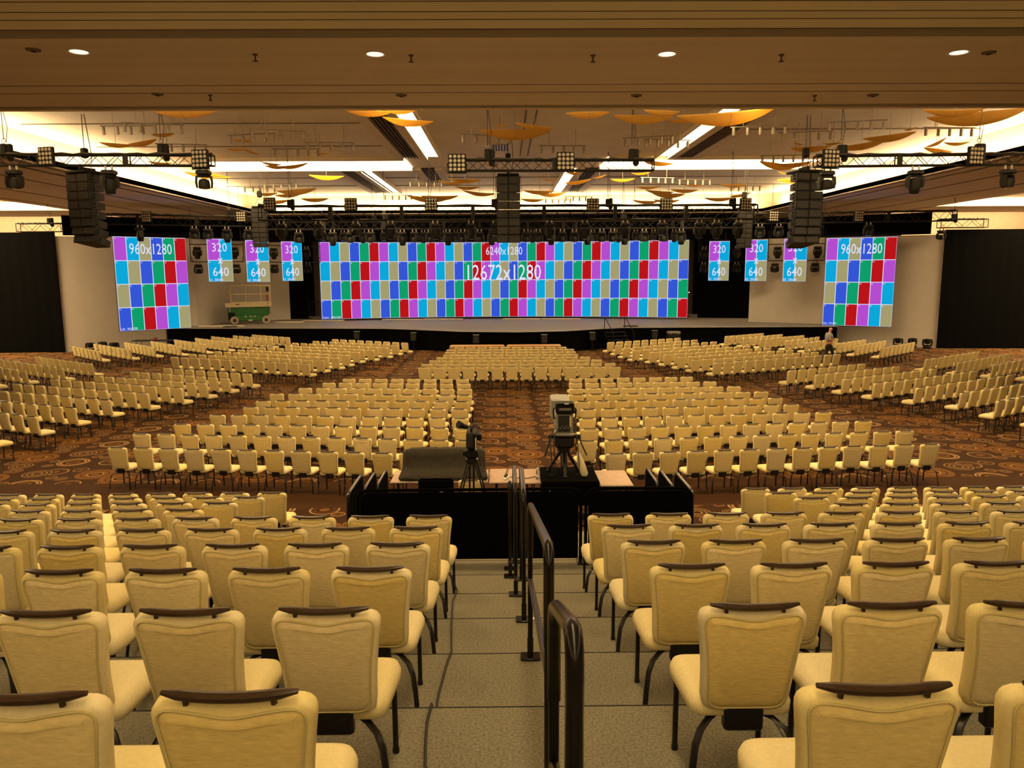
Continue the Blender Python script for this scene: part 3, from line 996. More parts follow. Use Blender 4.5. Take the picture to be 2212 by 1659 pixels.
def chair_label(c):
    b, r, s = c[4:]
    if b == 'booth':
        return 'single cream banquet chair tucked behind the small camera tripod', 'chairs on the hall floor'
    if b.startswith('riser'):
        side = b[6:]
        return 'cream banquet chair, %s seat %s of handrail aisle, %s riser row from camera' % (ORD[s], side, ORD[r + 1]), 'banquet chairs on the %s riser' % side
    if b in ('LC', 'RC'):
        side = 'left' if b == 'LC' else 'right'
        return 'cream banquet chair, %s seat %s of carpet aisle, %s floor row from risers' % (ORD[s], side, ORD[r + 1]), 'banquet chairs %s of the carpet aisle' % side
    side = {'L': 'left', 'R': 'right'}.get(b[0], 'centre')
    rr = r + 1 if b[0] == 'L' else len(ROWS[b]) - r
    blkname = {'M': 'angled', 'F': 'front', 'O': 'outer'}[b[1]]
    return 'cream banquet chair, %s from the aisle, %s row of the %s %s block' % (ORD[s], ORD[rr], side, blkname), 'banquet chairs in the %s %s block' % (side, blkname)


def chair_origin(c):
    x, y, z, a = c[:4]
    return (x - math.sin(a) * RAIL_BACK, y + math.cos(a) * RAIL_BACK, z)


proto = build_chair()
tag(proto, 'x', 'chair', 'x')
for n, c in enumerate(near):
    lab, grp = chair_label(c)
    o = proto if n == 0 else dup(proto)
    o.location = chair_origin(c)
    o.rotation_euler = (0, 0, c[3])
    o['label'], o['group'] = lab, grp
base = low_chair()
bv = np.array(base.v)
allv, allf, allm, k = [], [], [], 0
for c in rest:
    ca, sa = math.cos(c[3]), math.sin(c[3])
    o = chair_origin(c)
    w = np.empty_like(bv)
    w[:, 0] = bv[:, 0] * ca - bv[:, 1] * sa + o[0]
    w[:, 1] = bv[:, 0] * sa + bv[:, 1] * ca + o[1]
    w[:, 2] = bv[:, 2] + o[2]
    allv.append(w)
    allf += [tuple(i + k for i in f) for f in base.f]
    allm += base.m
    k += len(bv)
mb = MB()
mb.v, mb.f, mb.m = np.concatenate(allv).tolist(), allf, allm
o = part('distant_banquet_seating', mb, [M['fabric'], M['fabric_back'], M['leg'], M['wood']], angle=60)
tag(o, 'distant fanned rows of cream banquet chairs before the stage', 'chairs', None, 'stuff')
print('CHAIRS near', len(near), 'rest', len(rest), 'cut depth', depth_of(near[-1][:3]))
# ================================================================== stair aisle: handrails, guard panels, cable
def bend(pts, r=.09, n=5):
    """polyline with rounded corners"""
    pts = [Vector(p) for p in pts]
    out = [pts[0]]
    for i in range(1, len(pts) - 1):
        p, a, b = pts[i], pts[i - 1] - pts[i], pts[i + 1] - pts[i]
        rr = min(r, a.length * .45, b.length * .45)
        a0, b0 = p + a.normalized() * rr, p + b.normalized() * rr
        for k in range(n + 1):
            t = k / n
            out.append(a0 * (1 - t) ** 2 + p * (2 * t * (1 - t)) + b0 * t * t)
    out.append(pts[-1])
    return out


def handrail(label, x, ya, ka, yb, kb, h=1.03, mid=True, wide=1.0):
    za, zb = deck_z(ka), deck_z(kb)
    t = thing('handrail', label, 'handrail', (x, ya, za), group='handrails down the stair aisle')
    t.location.z += .004
    dy, dz = yb - ya, zb - za
    part('top_rail', MB().tube(bend([(0, 0, h - .38), (0, 0, h), (0, dy, dz + h), (0, dy, dz + h - .30)], .10, 6), .0205 * wide, 12), M['rail'], t)
    for yy, zz, hh in ((0, 0, h - .36), (dy, dz, h - .28)):
        part('post', MB().cyl((0, yy, zz), (0, yy, zz + hh), .0165 * wide, 10), M['rail'], t)
        part('base_plate', MB().bev((0, yy, zz + .006), (.13, .10, .012), .004), M['rail'], t)
        part('foot_sleeve', MB().cyl((0, yy, zz + .01), (0, yy, zz + .13), .0205 * wide, 10), M['rail'], t)
    if mid:
        part('mid_rail', MB().cyl((0, .02, h * .52), (0, dy - .02, dz + h * .52), .017, 10), M['rail'], t)
    return t


handrail('black pipe handrail closest to the camera in the stair aisle', .14, 1.46, -1, 2.10, 0, h=1.05)
handrail('long black pipe handrail with mid rail, second down the stair aisle', .155, 2.62, 0, 4.63, 2)
handrail('black pipe handrail, third down the stair aisle', .14, 5.66, 3, 6.45, 3, mid=False)
handrail('black pipe handrail, fourth down the stair aisle', .09, 6.67, 4, 7.45, 4, mid=False)
handrail('black pipe handrail, lowest one against the black guard panel', .045, 7.66, 5, 8.45, 6, mid=False)


def guard_panel(label, a, b, z, h, bare=True):
    a, b = Vector((*a, z)), Vector((*b, z))
    t = thing('guard_panel', label, 'barrier', (a + b) / 2, math.atan2(b.y - a.y, b.x - a.x), 'black guard panels round the camera bay')
    L = (b - a).length / 2
    ol = rounded([Vector((-L + .03, .05)), Vector((L - .03, .05)), Vector((L - .03, h - .03)), Vector((-L + .03, h - .03))], [.03, .03, .12, .12], 6)
    part('cloth', MB().loft([[(p.x, -.012, p.y) for p in ol], [(p.x, .012, p.y) for p in ol]]), M['blackfelt'], t, smooth=False)
    path = bend([(-L, 0, 0), (-L, 0, h), (L, 0, h), (L, 0, 0)], .14, 6)
    part('pipe_frame', MB().tube(path, .019, 8), M['rail'] if bare else M['blackfelt'], t)
    for s in (-1, 1):
        part('foot', MB().bev((s * L, 0, .012), (.08, .22, .024), .006), M['rail'], t)
    return t


z6 = deck_z(6)
guard_panel('wide black fabric guard panel closing the foot of the stair aisle', (-1.74, 8.66), (.89, 8.66), z6, .90, False)
guard_panel('narrower black fabric guard panel closing the right of the stair foot', (.95, 8.66), (2.2, 8.66), z6, .90, False)
for s, x, side in ((-1, -1.88, 'left'), (1, 2.24, 'right')):
    for k, nm in ((7, 'closest'), (8, 'middle'), (9, 'farthest')):
        y0 = nosing(k - 1) + .03
        guard_panel('%s of three black guard panels edging the camera bay, %s side' % (nm, side), (x, y0), (x, y0 + .93), deck_z(k), 1.06)

# cable running down the steps
pts = []
for px, py, k in ((921, 1659, 0), (919, 1612, 1), (922, 1560, 1), (932, 1522, 1), (946, 1505, 2), (958, 1460, 2), (968, 1425, 2), (974, 1412, 2), (975, 1370, 3), (976, 1337, 3), (977, 1318, 4), (978, 1297, 4), (984, 1286, 4), (988, 1275, 5), (983, 1262, 5)):
    p = ground(px, py, deck_z(k) + .010)
    if pts and p.z < pts[-1].z - .1:
        pts.append(Vector((pts[-1].x, nosing(k - 1) + .011, pts[-1].z)))
        pts.append(Vector((pts[-1].x, nosing(k - 1) + .012, p.z)))
    pts.append(p)
tag(part('step_cable', MB().tube(bend(pts, .04, 3), .0075, 6), M['cable']), 'thin dark cable trailing down the carpeted steps', 'cable')
for i, (px, py, k) in enumerate(((1094, 1248, 5), (1153, 1337, 3))):
    p = ground(px, py, deck_z(k))
    o = part('tape_mark', MB().box((0, 0, .003), (.05, .03, .006)), M['white'], None, p, smooth=False)
    tag(o, 'small white tape mark beside the %s handrail foot' % ('lowest', 'third')[i], 'tape mark')

# ================================================================== camera bay on the hall floor


def folding_table(label, x0, x1, y0, y1, z=.74):
    cx, cy = (x0 + x1) / 2, (y0 + y1) / 2
    t = thing('folding_table', label, 'table', (cx, cy, 0), group='folding tables of the camera bay')
    w, l = x1 - x0, y1 - y0
    part('table_top', MB().bev((0, 0, z - .018), (w, l, .036), .012), M['tabletop'], t)
    part('edge_band', MB().bev((0, 0, z - .022), (w + .012, l + .012, .02), .008), M['silver'], t)
    for sx in (-1, 1):
        for sy in (-1, 1):
            part('leg', MB().tube(bend([(sx * (w / 2 - .12), sy * (l / 2 - .1), z - .04), (sx * (w / 2 - .14), sy * (l / 2 - .08), .35), (sx * (w / 2 - .06), sy * (l / 2 - .06), 0)], .05, 3), .013, 6), M['leg'], t)
        part('leg_brace', MB().cyl((sx * (w / 2 - .14), -l / 2 + .09, .33), (sx * (w / 2 - .14), l / 2 - .09, .33), .01, 6), M['leg'], t)
    return t


folding_table('tan folding table under the dark canvas cover', -2.13, -.33, 13.62, 14.45)
folding_table('tan folding table with power strip behind the small camera', -.30, .26, 13.56, 14.5)
folding_table('tan folding table with trailing cable behind the stair foot', .28, .655, 13.5, 14.48)
folding_table('short tan folding table right of the big broadcast camera', 1.72, 2.32, 13.3, 14.32)

# dark canvas cover slumped over a monitor
t = thing('canvas_cover', 'dark canvas cover draped over equipment on the left table', 'cover', (-1.15, 14.0, .74))
rows = [(-.36, .005, .80), (-.37, .05, .83), (-.33, .10, .82), (-.20, .16, .80), (-.13, .22, .78), (-.10, .40, .77), (-.06, .53, .77), (.02, .56, .77), (.10, .50, .77), (.16, .10, .78), (.17, 0, .78)]
rings = []
for j, (y, z, hw) in enumerate(rows):
    rg = []
    for i in range(21):
        s = -1 + i / 10
        e = 1 - .12 * abs(s) ** 8
        rg.append((s * hw, y + .012 * math.sin(i * 1.7 + j) * (1 if j < 5 else .4) + .05 * (1 - e) * 4 * (.2 - y), z * e + .006 * math.sin(i * 2.3 + j * 1.3)))
    rings.append(rg)
mb = MB().loft(rings, closed=False, cap=False)
n = 21
for side in (0, 20):
    loop = [j * n + side for j in range(len(rows))]
    mb.f.append(tuple(loop if side else loop[::-1]))
    mb.m.append(0)
part('cloth', mb, M['canvas'], t, angle=70)
for s in (-1, 1):
    part('seam', MB().tube([(s * .70, y - .012, z + .006) for y, z, hw in rows[3:8]], .006, 5), M['wood'], t)
part('hem', MB().tube([(-.80 + .08 * i, -.372 + .010 * math.sin(i * 1.7), .06 + .01 * math.sin(i)) for i in range(21)], .008, 5), M['wood'], t)

# black chair-back with white mark, behind the guard panel
t = thing('black_chair', 'black padded chair with white mark beneath the canvas cover', 'chair', (-1.22, 12.95, 0))
part('backrest', MB().bev((0, 0, .76), (.62, .09, .44), .045), M['blackfelt'], t)
part('seat', MB().bev((0, .27, .46), (.56, .5, .09), .04), M['blackfelt'], t)
for sx in (-1, 1):
    for y in (.06, .46):
        part('leg', MB().cyl((sx * .25, y, 0), (sx * .25, y, .43), .014, 6), M['leg'], t)
part('white_mark', MB().add([(.03, -.049, .66), (.16, -.049, .64), (.12, -.049, .76), (.06, -.049, .75)], [(0, 1, 2, 3)]), M['white'], t, smooth=False)


def tripod(t, apex, foot_r, ang0, base_z, m='leg', r=.022, spreader=True):
    feet = []
    for k in range(3):
        a = ang0 + 2 * math.pi * k / 3
        d = Vector((math.cos(a), math.sin(a), 0))
        top = Vector((apex[0], apex[1], apex[2])) + d * .07
        foot = Vector((apex[0], apex[1], base_z)) + d * foot_r
        feet.append(foot)
        side = Vector((-d.y, d.x, 0)) * .035
        lg = MB()
        for s in (-1, 1):
            lg.tube([top + side * s, top.lerp(foot, .55) + side * s], r * .7, 6)
        lg.tube([top.lerp(foot, .45), foot + Vector((0, 0, .02))], r, 6)
        lg.bev(foot + Vector((0, 0, .015)), (.06, .06, .03), .008)
        part('leg', lg, M[m], t)
    if spreader:
        sp = MB()
        c = Vector((apex[0], apex[1], base_z + (apex[2] - base_z) * .33))
        for k in range(3):
            top = Vector(apex).lerp(feet[k], .67)
            sp.tube([c, top], .008, 5)
        part('spreader', sp, M[m], t)
    return feet


# small shoulder camera on tripod
t = thing('video_camera', 'small black video camera on a tripod behind the guard panel', 'video camera', (-.56, 12.45, 0))
tripod(t, (0, 0, 1.42), .52, R(95), 0)
part('tripod_bowl', MB().lathe([(.05, 1.36), (.11, 1.40), (.11, 1.46), (.07, 1.49)], 14), M['leg'], t)
hd = part('fluid_head', MB().bev((0, 0, 1.56), (.20, .20, .16), .03), M['fixture'], t)
part('drag_knob', MB().cyl((-.15, 0, 1.56), (-.10, 0, 1.56), .045, 10), M['fixture'], hd)
part('pan_bar', MB().tube([(.10, -.05, 1.55), (.16, -.25, 1.48), (.20, -.48, 1.36)], .013, 6), M['fixture'], t)
bd = part('camera_body', MB().bev((0, .02, 1.80), (.17, .42, .28), .025), M['fixture'], t)
part('connector_panel', MB().bev((-.02, -.195, 1.80), (.10, .02, .20), .006), M['black'], bd)
part('battery_light', MB().bev((.075, -.195, 1.76), (.018, .02, .20), .004), M['liftcream'], bd)
part('top_handle', MB().tube(bend([(0, -.12, 1.94), (0, -.12, 2.02), (0, .16, 2.02), (0, .16, 1.94)], .04, 4), .018, 8), M['fixture'], t)
part('viewfinder', MB().tube([(-.08, .02, 2.00), (-.13, -.06, 2.03), (-.21, -.13, 2.08)], [.035, .045, .062], 12), M['fixture'], t)
ln = part('lens_barrel', MB().tube([(.03, .22, 1.80), (.03, .50, 1.80)], [.06, .075], 14), M['fixture'], t)
part('lens_servo', MB().bev((.12, .28, 1.78), (.08, .18, .12), .02), M['fixture'], ln)
part('microphone', MB().tube([(.12, .05, 1.98), (.12, .30, 2.0)], .016, 8), M['fixture'], t)

# big broadcast camera: stands on a black-draped table
t = thing('draped_table', 'table draped in black cloth carrying the big broadcast camera', 'table', (1.20, 13.8, 0))
mb = MB()
ring = []
for z, e in ((.36, .015), (.55, .005), (.74, 0), (.80, 0), (.815, .02)):
    rg = []
    cor = [(-.53, -.53), (.50, -.53), (.50, .53), (-.53, .53)]
    for q in range(4):
        a, b = Vector(cor[q]), Vector(cor[(q + 1) % 4])
        for i in range(8):
            p = a.lerp(b, i / 8)
            w = .012 * math.sin((q * 8 + i) * 2.4) * (1 if z < .7 else .2)
            rg.append((p.x * (1 - e) + w, p.y * (1 - e) + w, z))
    ring.append(rg)
part('black_cloth', mb.loft(ring), M['blackfelt'], t, angle=50)
for sx in (-1, 1):
    for sy in (-1, 1):
        part('leg', MB().cyl((sx * .42, sy * .45, 0), (sx * .42, sy * .45, .74), .016, 6), M['leg'], t)
part('cloth_label', MB().box((-.40, -.545, .66), (.02, .008, .07)), M['white'], t, smooth=False)

t = thing('broadcast_camera', 'big grey and black broadcast camera on heavy tripod over black-draped table', 'video camera', (1.10, 13.85, .815))
tripod(t, (0, 0, .42), .33, R(-90), 0, 'leg', .026, False)
part('centre_column', MB().lathe([(.06, .05), (.07, .40), (.13, .44), (.13, .52)], 12), M['leg'], t)
part('fluid_head', MB().bev((0, 0, .62), (.36, .34, .22), .04), M['fixture2'], t)
part('cross_bar', MB().tube([(-.30, -.10, .73), (.30, -.10, .73)], .035, 10), M['fixture'], t)
for s in (-1, 1):
    part('pan_handle', MB().tube([(s * .27, -.10, .73), (s * .30, -.25, .62), (s * .38, -.42, .45)], .016, 6), M['fixture'], t)
part('mounting_plate', MB().bev((0, .1, .775), (.34, .6, .05), .012), M['silver'], t)
bd = part('camera_body', MB().bev((0, .15, .98), (.32, .62, .38), .02), M['silver'], t)
part('rear_panel', MB().bev((-.01, -.168, .98), (.22, .02, .30), .006), M['black'], bd)
part('battery_strip', MB().bev((.10, -.18, 1.02), (.03, .015, .20), .004), M['liftcream'], bd)
for i in range(5):
    part('connector', MB().cyl((-.08 + .035 * i, -.19, .90 + .03 * (i % 2)), (-.08 + .035 * i, -.175, .90 + .03 * (i % 2)), .012, 8), M['silver'], bd)
vf = part('viewfinder', MB().bev((0, -.12, 1.27), (.34, .20, .20), .025), M['fixture'], t)
part('viewfinder_screen', MB().bev((0, -.225, 1.26), (.22, .012, .045), .004), M['silver'], vf)
part('viewfinder_hood', MB().bev((0, -.16, 1.375), (.30, .28, .02), .006), M['fixture'], vf)
part('name_tag', MB().box((.02, -.305, 1.375), (.08, .01, .02)), M['white'], vf, smooth=False)
for s in (-1, 1):
    part('viewfinder_yoke', MB().tube(bend([(s * .18, -.12, 1.27), (s * .21, -.12, 1.24), (s * .20, -.10, 1.08), (s * .16, -.05, 1.06)], .03, 3), .014, 6), M['fixture'], t)
part('lens_box', MB().bev((-.03, .72, 1.14), (.36, .62, .40), .03), M['silver'], t)
for i, (x0, x1) in enumerate(((-.17, -.26), (.17, .24), (-.10, -.20))):
    part('camera_cable', MB().tube(bend([(x0, -.16, .92), (x1 - .02, -.26, .75), (x1, -.30, .45), (x1 + .03, -.28, .06), (x1 - .02, -.20, .012)], .12, 4), .010, 6), M['cable'], t)
part('rain_cover', MB().tube([(.24, -.20, .46), (.27, -.24, .34), (.31, -.27, .20), (.36, -.28, .06), (.36, -.28, .02)], [.02, .05, .065, .06, .04], 8, flat=(.5, 1.2)), M['liftcream'], t)

# bottle, power strip, loose cable
p = ground(1167, 1033, .74)
t = thing('water_bottle', 'clear plastic water bottle beside the black-draped table', 'bottle', (.60, 13.72, .74))
part('bottle_body', MB().lathe([(.028, 0), (.033, .01), (.033, .12), (.03, .15), (.014, .185), (.013, .20)], 14), M['clear'], t)
part('label_band', MB().lathe([(.0335, .05), (.0335, .10)], 14, cap=False), M['white'], t)
part('cap', MB().lathe([(.016, .198), (.016, .218)], 12), M['white'], t)
t = thing('power_strip', 'white power strip with plugs on the tan table', 'power strip', (.02, 13.78, .74), R(75))
part('strip_body', MB().bev((0, 0, .02), (.26, .06, .04), .008), M['white'], t)
for i in range(2):
    part('plug', MB().bev((-.06 + .10 * i, 0, .055), (.04, .04, .05), .008), M['black'], t)
a = [(-.02, 13.9, .75), (.03, 14.2, .765), (.05, 14.5, .755), (.08, 14.62, .70), (.16, 15.4, .03), (.22, 16.1, .015), (.42, 16.6, .015), (.75, 16.6, .015)]
tag(part('loose_cable', MB().tube(bend(a, .08, 4), .009, 6), M['cable']), 'dark cable looping from the table onto the aisle carpet', 'cable')
a = [(.10, 13.84, .752), (.3, 13.74, .752), (.45, 13.76, .752), (.56, 13.86, .752), (.62, 13.88, .752)]
tag(part('table_cable', MB().tube(bend(a, .08, 4), .008, 6), M['cable']), 'short dark cable lying across the tan table top', 'cable')
# ================================================================== rig: trusses, hoists, lights, loudspeakers
TR = {}


def truss(key, label, p0, p1, s=.31, bay=.33, r=.024, hoists=(), depth=None):
    p0, p1 = Vector(p0), Vector(p1)
    d = p1 - p0
    L = d.length
    dep = depth or s
    t = thing('lighting_truss', label, 'truss', p0, 0, 'black lighting trusses')
    t.rotation_euler = (0, -math.asin(d.z / L), math.atan2(d.y, d.x))
    ch = MB().cyl((0, 0, 0), (L, 0, 0), r, 6).mesh('chord', M['truss'])
    for y in (-dep / 2, dep / 2):
        for z in (0, s):
            link('chord', ch, t, (0, y, z))
    n = max(2, int(L / bay))
    b = L / n
    up = MB().cyl((0, 0, 0), (b, 0, s), r * .5, 4).mesh('brace', M['truss'])
    dn = MB().cyl((0, 0, s), (b, 0, 0), r * .5, 4).mesh('brace', M['truss'])
    for y in (-dep / 2, dep / 2):
        for i in range(n):
            link('brace', up if (i % 2 == 0) == (y < 0) else dn, t, (b * i, y, 0))
    en = MB()
    for y in (-dep / 2, dep / 2):
        en.cyl((0, y, 0), (0, y, s), r * .9, 6)
    for z in (0, s):
        en.cyl((0, -dep / 2, z), (0, dep / 2, z), r * .9, 6)
    em = en.mesh('end_frame', M['truss'])
    nseg = max(1, round(L / 3.0))
    for i in range(nseg + 1):
        link('end_frame', em, t, (L * i / nseg, 0, 0))
    for i in range(1, nseg):
        part('joint_plate', MB().box((L * i / nseg, -dep / 2, s / 2), (.16, .03, s)), M['truss'], t, smooth=False)
    # cable loom lying along the top chord
    pts = [(L * i / 24, -dep * .2 + .05 * math.sin(i * 1.9), s + .03 + .02 * math.sin(i * 2.7)) for i in range(25)]
    part('cable_loom', MB().tube(pts, .035, 5), M['cable'], t)
    for f in hoists:
        x = L * f
        zc = (Z2 if XL - 1 < p0.x + d.x * f < XR + 1 else Z1) - (p0.z + d.z * f)
        h = part('chain_hoist', MB().bev((x, 0, s * .9 + .18), (.18, .2, .36), .03), M['fixture'], t)
        part('chain_bag', MB().lathe([(.05, -.02), (.09, -.05), (.10, -.45), (.06, -.52)], 10, M=Matrix.Translation((x + .14, .02, s + .35))), M['fixture'], h)
        part('hook_ring', MB().tube([(x + .06 * math.cos(a), 0, s + .43 + .06 * math.sin(a)) for a in [k * math.pi / 5 for k in range(11)]], .012, 5), M['nickel'], h)
        part('chain', MB().cyl((x, 0, s + .45), (x, 0, zc), .012, 5), M['cable'], t)
        part('control_cable', MB().tube([(x + .05, .02, s + .35), (x + .12, .03, s + .8), (x - .02, .02, zc)], .010, 5), M['cable'], t)
    TR[key] = (p0, p1, dep, r, s)
    return t


truss('fl', 'short lighting truss at the upper left, hung over the left seats', (-16.6, 24, 7.84), (-8.85, 24, 7.80), hoists=(.19, .80))
truss('fc', 'short lighting truss hung over the centre speaker column', (-1.45, 24, 7.62), (4.6, 24, 7.60), hoists=(.16, .89))
truss('fr', 'short lighting truss at the upper right, hung over the right seats', (9.6, 24, 7.70), (17.2, 24, 7.74), hoists=(.10, .66))
truss('s1', 'long deep stage truss carrying the foremost row of moving lights', (-10.95, 35, 6.87), (11.4, 35, 6.83), .62, .62, .03, hoists=(.06, .34, .47, .70, .95), depth=.5)
truss('s2', 'second stage truss behind, packed with moving lights', (-12.6, 41, 6.80), (12.6, 41, 6.76), .45, .5, .025, hoists=(.25, .75))
truss('s3', 'third stage truss in front of the border drape', (-13, 46.3, 7.05), (13, 46.3, 7.0), .45, .5, .025, hoists=(.2, .8))
truss('sl', 'side truss above the left portrait screen', (-22.0, 40.5, 7.12), (-13.3, 41.5, 6.98), .5, .5, .025, hoists=(.85,))
truss('sr', 'side truss above the right portrait screen', (13.3, 41.0, 6.98), (23.4, 40.0, 7.02), .5, .5, .025, hoists=(.3,))
truss('dl', 'far left end of drape truss above the left side drape', (-27.9, 44.8, 6.95), (-25.4, 44.9, 6.95), .45, .5, .025, hoists=(.7,))
truss('dr', 'far right end of drape truss above the right side drape', (24.6, 43.5, 6.85), (27.2, 43.4, 6.85), .45, .5, .025, hoists=(.3,))


def ladder(label, a, b, zt, zb):
    a, b = Vector(a), Vector(b)
    t = thing('light_ladder', label, 'light frame', (a.x, a.y, zb))
    d = Vector((b.x - a.x, b.y - a.y, 0))
    h = zt - zb
    for z in (0, h):
        part('rail', MB().tube([(0, 0, z), (d.x, d.y, z)], .03, 6), M['truss'], t)
    for f in (0, .45, 1):
        part('upright', MB().cyl((d.x * f, d.y * f, 0), (d.x * f, d.y * f, h + (6.95 - zt)), .025, 6), M['truss'], t)
    for f in (.04, .96):
        part('chain', MB().cyl((d.x * f, d.y * f, h), (d.x * f, d.y * f, (Z2 if a.y < YF and XL < a.x + d.x * f < XR else Z1) - zb), .012, 5), M['cable'], t)
    for f, g in ((0, .05), (1, .95)):
        part('brace', MB().cyl((d.x * f, d.y * f, h * .35), (d.x * g, d.y * g, 0), .015, 5), M['truss'], t)
    return t


ladder('hanging light frame between left portrait screen and first small screen', at(410, 530, 46.5), at(525, 530, 47.5), 6.25, 5.22)
ladder('hanging light frame between the small screens left of stage', at(577, 530, 49), at(690, 530, 52), 6.25, 5.2)
ladder('hanging light frame between the small screens right of stage', at(1510, 530, 51), at(1640, 530, 49), 6.1, 5.1)
ladder('hanging light frame beside the right portrait screen', at(1660, 530, 47.5), at(1782, 530, 46.5), 6.1, 5.1)

# ------------------------------------------------------------------ moving lights (base up, yoke, barrel)
def build_mover(big):
    t = link('moving_light', None)
    part('clamp', MB().bev((-.1, 0, .03), (.05, .06, .14), .01).bev((.1, 0, .03), (.05, .06, .14), .01), M['nickel'], t)
    part('base', MB().bev((0, 0, -.10), (.40, .32, .14), .035), M['fixture2'], t)
    y = MB()
    y.bev((0, 0, -.205), (.40, .16, .06), .02)
    for s in (-1, 1):
        y.loft([[(s * .205 + dx * .035, dy * .09, -.20) for dx, dy in ((-1, -1), (1, -1), (1, 1), (-1, 1))], [(s * .225 + dx * .035, dy * .10, -.40) for dx, dy in ((-1, -1), (1, -1), (1, 1), (-1, 1))], [(s * .205 + dx * .03, dy * .08, -.55) for dx, dy in ((-1, -1), (1, -1), (1, 1), (-1, 1))]])
    part('yoke', y, M['fixture2'], t)
    if big:
        h = part('head', MB().lathe([(.08, -.26), (.155, -.30), (.175, -.42), (.165, -.60), (.135, -.72), (.125, -.73)], 14), M['fixture'], t)
        part('lens', MB().lathe([(.12, -.732), (.07, -.745), (.01, -.75)], 14), M['lens'], h)
    else:
        h = part('head', MB().lathe([(.06, -.28), (.14, -.31), (.165, -.38), (.17, -.53), (.16, -.57)], 14), M['fixture'], t)
        part('lens', MB().lathe([(.15, -.572), (.08, -.585), (.01, -.59)], 14), M['lens'], h)
    return t


mv = [build_mover(True), build_mover(False)]
for m_ in mv:
    tag(m_, 'x', 'stage light', 'moving head lights on the trusses')
used = [False, False]


def mover(kind, loc, yaw, label, scale=1.0, tilt=0.0):
    global used
    o = mv[kind]
    if used[kind]:
        o = dup(mv[kind])
    used[kind] = True
    o.location = loc
    for ch in o.children:
        if ch.name.startswith(('yoke', 'head')):
            ch.rotation_euler = (0, 0, yaw)
    o.scale = (scale,) * 3
    o['label'] = label
    return o


def mount(key, px):
    """point under the front chord of a truss that the picture shows at column px"""
    p0, p1, dep, r, s = TR[key]
    d = p1 - p0
    nr = Vector((d.y, -d.x, 0)).normalized() * (dep / 2)
    lo, hi = 0.0, 1.0
    for _ in range(40):
        m = (lo + hi) / 2
        if picture(p0 + d * m)[0] < px:
            lo = m
        else:
            hi = m
    return p0 + d * min(.98, max(.02, m)) + nr - Vector((0, 0, r + .103))


def row_of_movers(where, key, pxs, kinds, sc=1.0):
    for i, px in enumerate(sorted(pxs)):
        mover(kinds[i % len(kinds)], mount(key, px), random.uniform(-.9, .9), 'black moving head light, %s from the left %s' % (ORD[i + 1], where), sc)


row_of_movers('under the upper left truss', 'fl', [35, 240, 443], [1, 0, 1])
row_of_movers('under the upper right truss', 'fr', [1783, 1973, 2172], [1, 0, 1])
row_of_movers('on the foremost stage truss', 's1', [611, 690, 770, 845, 941, 1018, 1070, 1186, 1262, 1349, 1428, 1508, 1545, 1592], [0, 0, 1, 0])
row_of_movers('on the second stage truss', 's2', [647, 720, 758, 802, 870, 896, 930, 968, 1000, 1036, 1062, 1136, 1162, 1190, 1214, 1240, 1268, 1299, 1322, 1348, 1390, 1432, 1470], [1, 0, 1])
row_of_movers('on the third stage truss', 's3', [700, 742, 785, 830, 862, 915, 955, 985, 1150, 1190, 1280, 1335, 1372, 1410, 1455], [1, 1, 0], .9)
row_of_movers('on the left side truss', 'sl', [305, 422, 451, 492, 538], [0, 1, 1])
row_of_movers('on the right side truss', 'sr', [1640, 1680, 1764, 1873], [1, 1, 0])
ladn = 0
for px, py, dpt, nm in ((425, 540, 46.6, 'left outer'), (505, 540, 47.3, 'left outer'), (425, 573, 46.6, 'left outer'), (507, 573, 47.3, 'left outer'), (590, 548, 49.3, 'left inner'), (660, 548, 51.2, 'left inner'), (590, 573, 49.3, 'left inner'), (662, 573, 51.2, 'left inner'),
                        (1522, 548, 50.8, 'right inner'), (1593, 548, 49.7, 'right inner'), (1522, 572, 50.8, 'right inner'), (1594, 572, 49.7, 'right inner'), (1681, 540, 47.3, 'right outer'), (1767, 542, 46.6, 'right outer'), (1676, 573, 47.3, 'right outer'), (1763, 573, 46.6, 'right outer')):
    up = py < 555
    la, lb = {'left outer': (at(410, 530, 46.5), at(525, 530, 47.5)), 'left inner': (at(577, 530, 49), at(690, 530, 52)), 'right inner': (at(1510, 530, 51), at(1640, 530, 49)), 'right outer': (at(1660, 530, 47.5), at(1782, 530, 46.5))}[nm]
    p = la.lerp(lb, (px - picture(la)[0]) / (picture(lb)[0] - picture(la)[0]))
    dpt = p.y
    zt = ((6.25 if px < 1100 else 6.10) if up else (5.215 if px < 1100 else 5.10)) - .133
    side = 'screen-side' if (px - 1100) * (1 if 'outer' in nm else -1) > 0 and ('outer' in nm) else 'stage-side'
    nth = {425: 'left', 505: 'right', 507: 'right', 590: 'left', 660: 'right', 662: 'right', 1522: 'left', 1593: 'right', 1594: 'right', 1681: 'left', 1676: 'left', 1767: 'right', 1763: 'right'}[px]
    mover(0 if up else 1, (p.x, dpt, zt), random.uniform(-.5, .5), '%s moving light at %s of the %s hanging light frame' % ('upper' if up else 'lower', nth, nm), 1.0)
mover(1, mount('dr', 2014), 0, 'black moving light at the top of the right scenic wall', .95)


